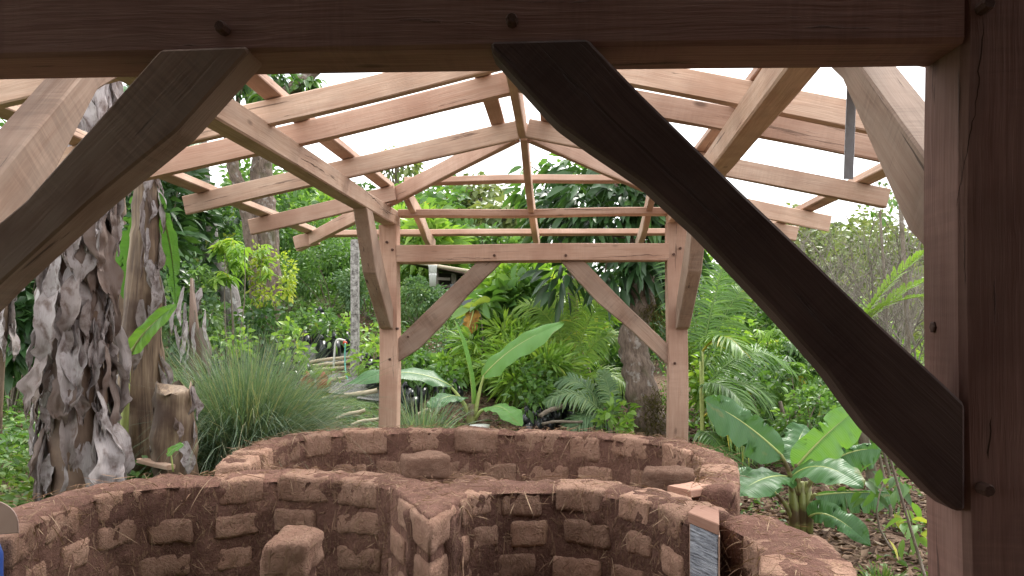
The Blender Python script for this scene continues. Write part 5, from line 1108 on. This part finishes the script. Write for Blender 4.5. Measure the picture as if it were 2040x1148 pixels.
P = scatter(30000, (-6.5, 1.2), (6.4, 15), vegmask); n = len(P); fb.leaves(P, unit(rdir(n, .3, 1)), rdir(n, .0, 1), RNG.uniform(.03, .13, n), RNG.uniform(.01, .03, n), .5, 'lance', .2, 3)
P = scatter(9000, (-6.5, -2.0), (2.5, 6.8)); n = len(P); fb.leaves(P+np.array([0, 0, .02]), unit(rdir(n, .3, 1)), rdir(n, .0, 1), RNG.uniform(.05, .16, n), RNG.uniform(.012, .045, n), .5, 'lance', .2, 3)
P = scatter(5000, (1.4, 7), (4, 12), lambda P: vnoise(P*np.array([1, 1, 0]), 1.6) > .15); n = len(P); fb.leaves(P+np.array([0, 0, .015]), unit(rdir(n, .1, .8)), rdir(n, .2, 1), RNG.uniform(.03, .10, n), RNG.uniform(.02, .04, n), .4, 'ovate', .2, 3)
tag(obj('ground_weeds', fb.mesh(M['grass'])), 'low green weeds and grass on the garden slope', 'weeds', kind='stuff')
# mixed undergrowth hugging the ground between the named bushes
fb = FB()
def tufts(n, xr_, yr_, hmax, per=24):
    P = scatter(n, xr_, yr_); Q = np.repeat(P, per, 0); k = len(Q); Q = Q+RNG.normal(size=(k, 3))*np.array([.09, .09, 0])+np.array([0, 0, 1])*(RNG.random(k)*hmax)[:, None]
    fb.leaves(Q, rdir(k, -.3, .8), rdir(k, .1, 1), RNG.uniform(.05, .13, k), RNG.uniform(.02, .05, k), .4, 'ovate', .15, 3, tint=np.repeat(RNG.random(len(P)), per)*.6+.4*RNG.random(k))
tufts(420, (-7, 1), (9, 16), .24); tufts(300, (1.6, 8), (8.5, 15), .40); tufts(120, (-6.5, -2.6), (3.5, 7.5), .22); tufts(420, (-14, 14), (14, 26), .6, 30)
tag(obj('undergrowth', fb.mesh(M['leaf_mid'])), 'low mixed leafy undergrowth between the bushes', 'undergrowth', kind='stuff')
# far wooded slopes that read as one mass
fb = FB()
def mass(n, xr_, yr_, hmax, s, tr): 
    P = scatter(n, xr_, yr_); n = len(P); hm = hmax*(.6+.5*vnoise(P*np.array([1, 1, 0]), .22)); P[:, 2] += RNG.random(n)**.6*hm; fb.leaves(P, rdir(n, -.3, .8), rdir(n, .1, 1), s*RNG.uniform(.6, 1.3, n), s*.5, .3, 'ovate', .15, 2, tint=np.clip(tr+.5*vnoise(P, .5)+.25*RNG.normal(size=n), 0, 1))
mass(16000, (-26, -3), (22, 34), 2.6, .42, .4); mass(9000, (-3, 10), (26, 40), 1.6, .5, .5); mass(14000, (8, 34), (24, 44), 2.3, .5, .5)
fo = fb; fb = FB(); mass(34000, (9.2, 20), (25, 33), 8.0, .34, .5); mass(10000, (6, 16), (19, 24), 3.2, .28, .6)
tag(obj('far_scrub', fb.mesh(M['leaf_olive'])), 'greyish scrubby woods far right under the rafter ends', 'woods', kind='stuff'); fb = fo
tag(obj('far_woods', fb.mesh(M['leaf_mid'])), 'far green woods closing the view behind the garden', 'woods', kind='stuff')
# straw sticking out of the walls
for (root, P, nrm, th, zt) in FACE:
    n = int(len(P)*12); k = RNG.integers(0, len(P), n); ft = RNG.random(n); top = ft < .3
    base = np.stack([P[k, 0], P[k, 1], zt[k]], -1); nn = np.column_stack([nrm[k], np.zeros(n)])
    s = RNG.random(n)*th; base[top] += nn[top]*s[top][:, None]+np.array([0, 0, .004]); base[~top] += -nn[~top]*.012; base[~top, 2] -= RNG.random((~top).sum())**1.4*.75
    D = rdir(n, -.9, .5); D[~top] = unit(D[~top]-nn[~top]*(.35+np.sum(D[~top]*-nn[~top], 1)*-.5)[:, None]*.8-np.array([0, 0, .3])); D[top] = unit(D[top]*np.array([1, 1, .25])+np.array([0, 0, .08]))
    fb = FB(); L_ = RNG.uniform(.02, .08, n)*(1+1.3*(RNG.random(n) > .9)); fb.leaves(base, D, rdir(n, -1, 1), L_, RNG.uniform(.0014, .0036, n), RNG.uniform(-.2, .7, n), 'strip', .0, 5)
    o = obj('straw', fb.mesh(M['straw']), root); o['kind'] = 'stuff'
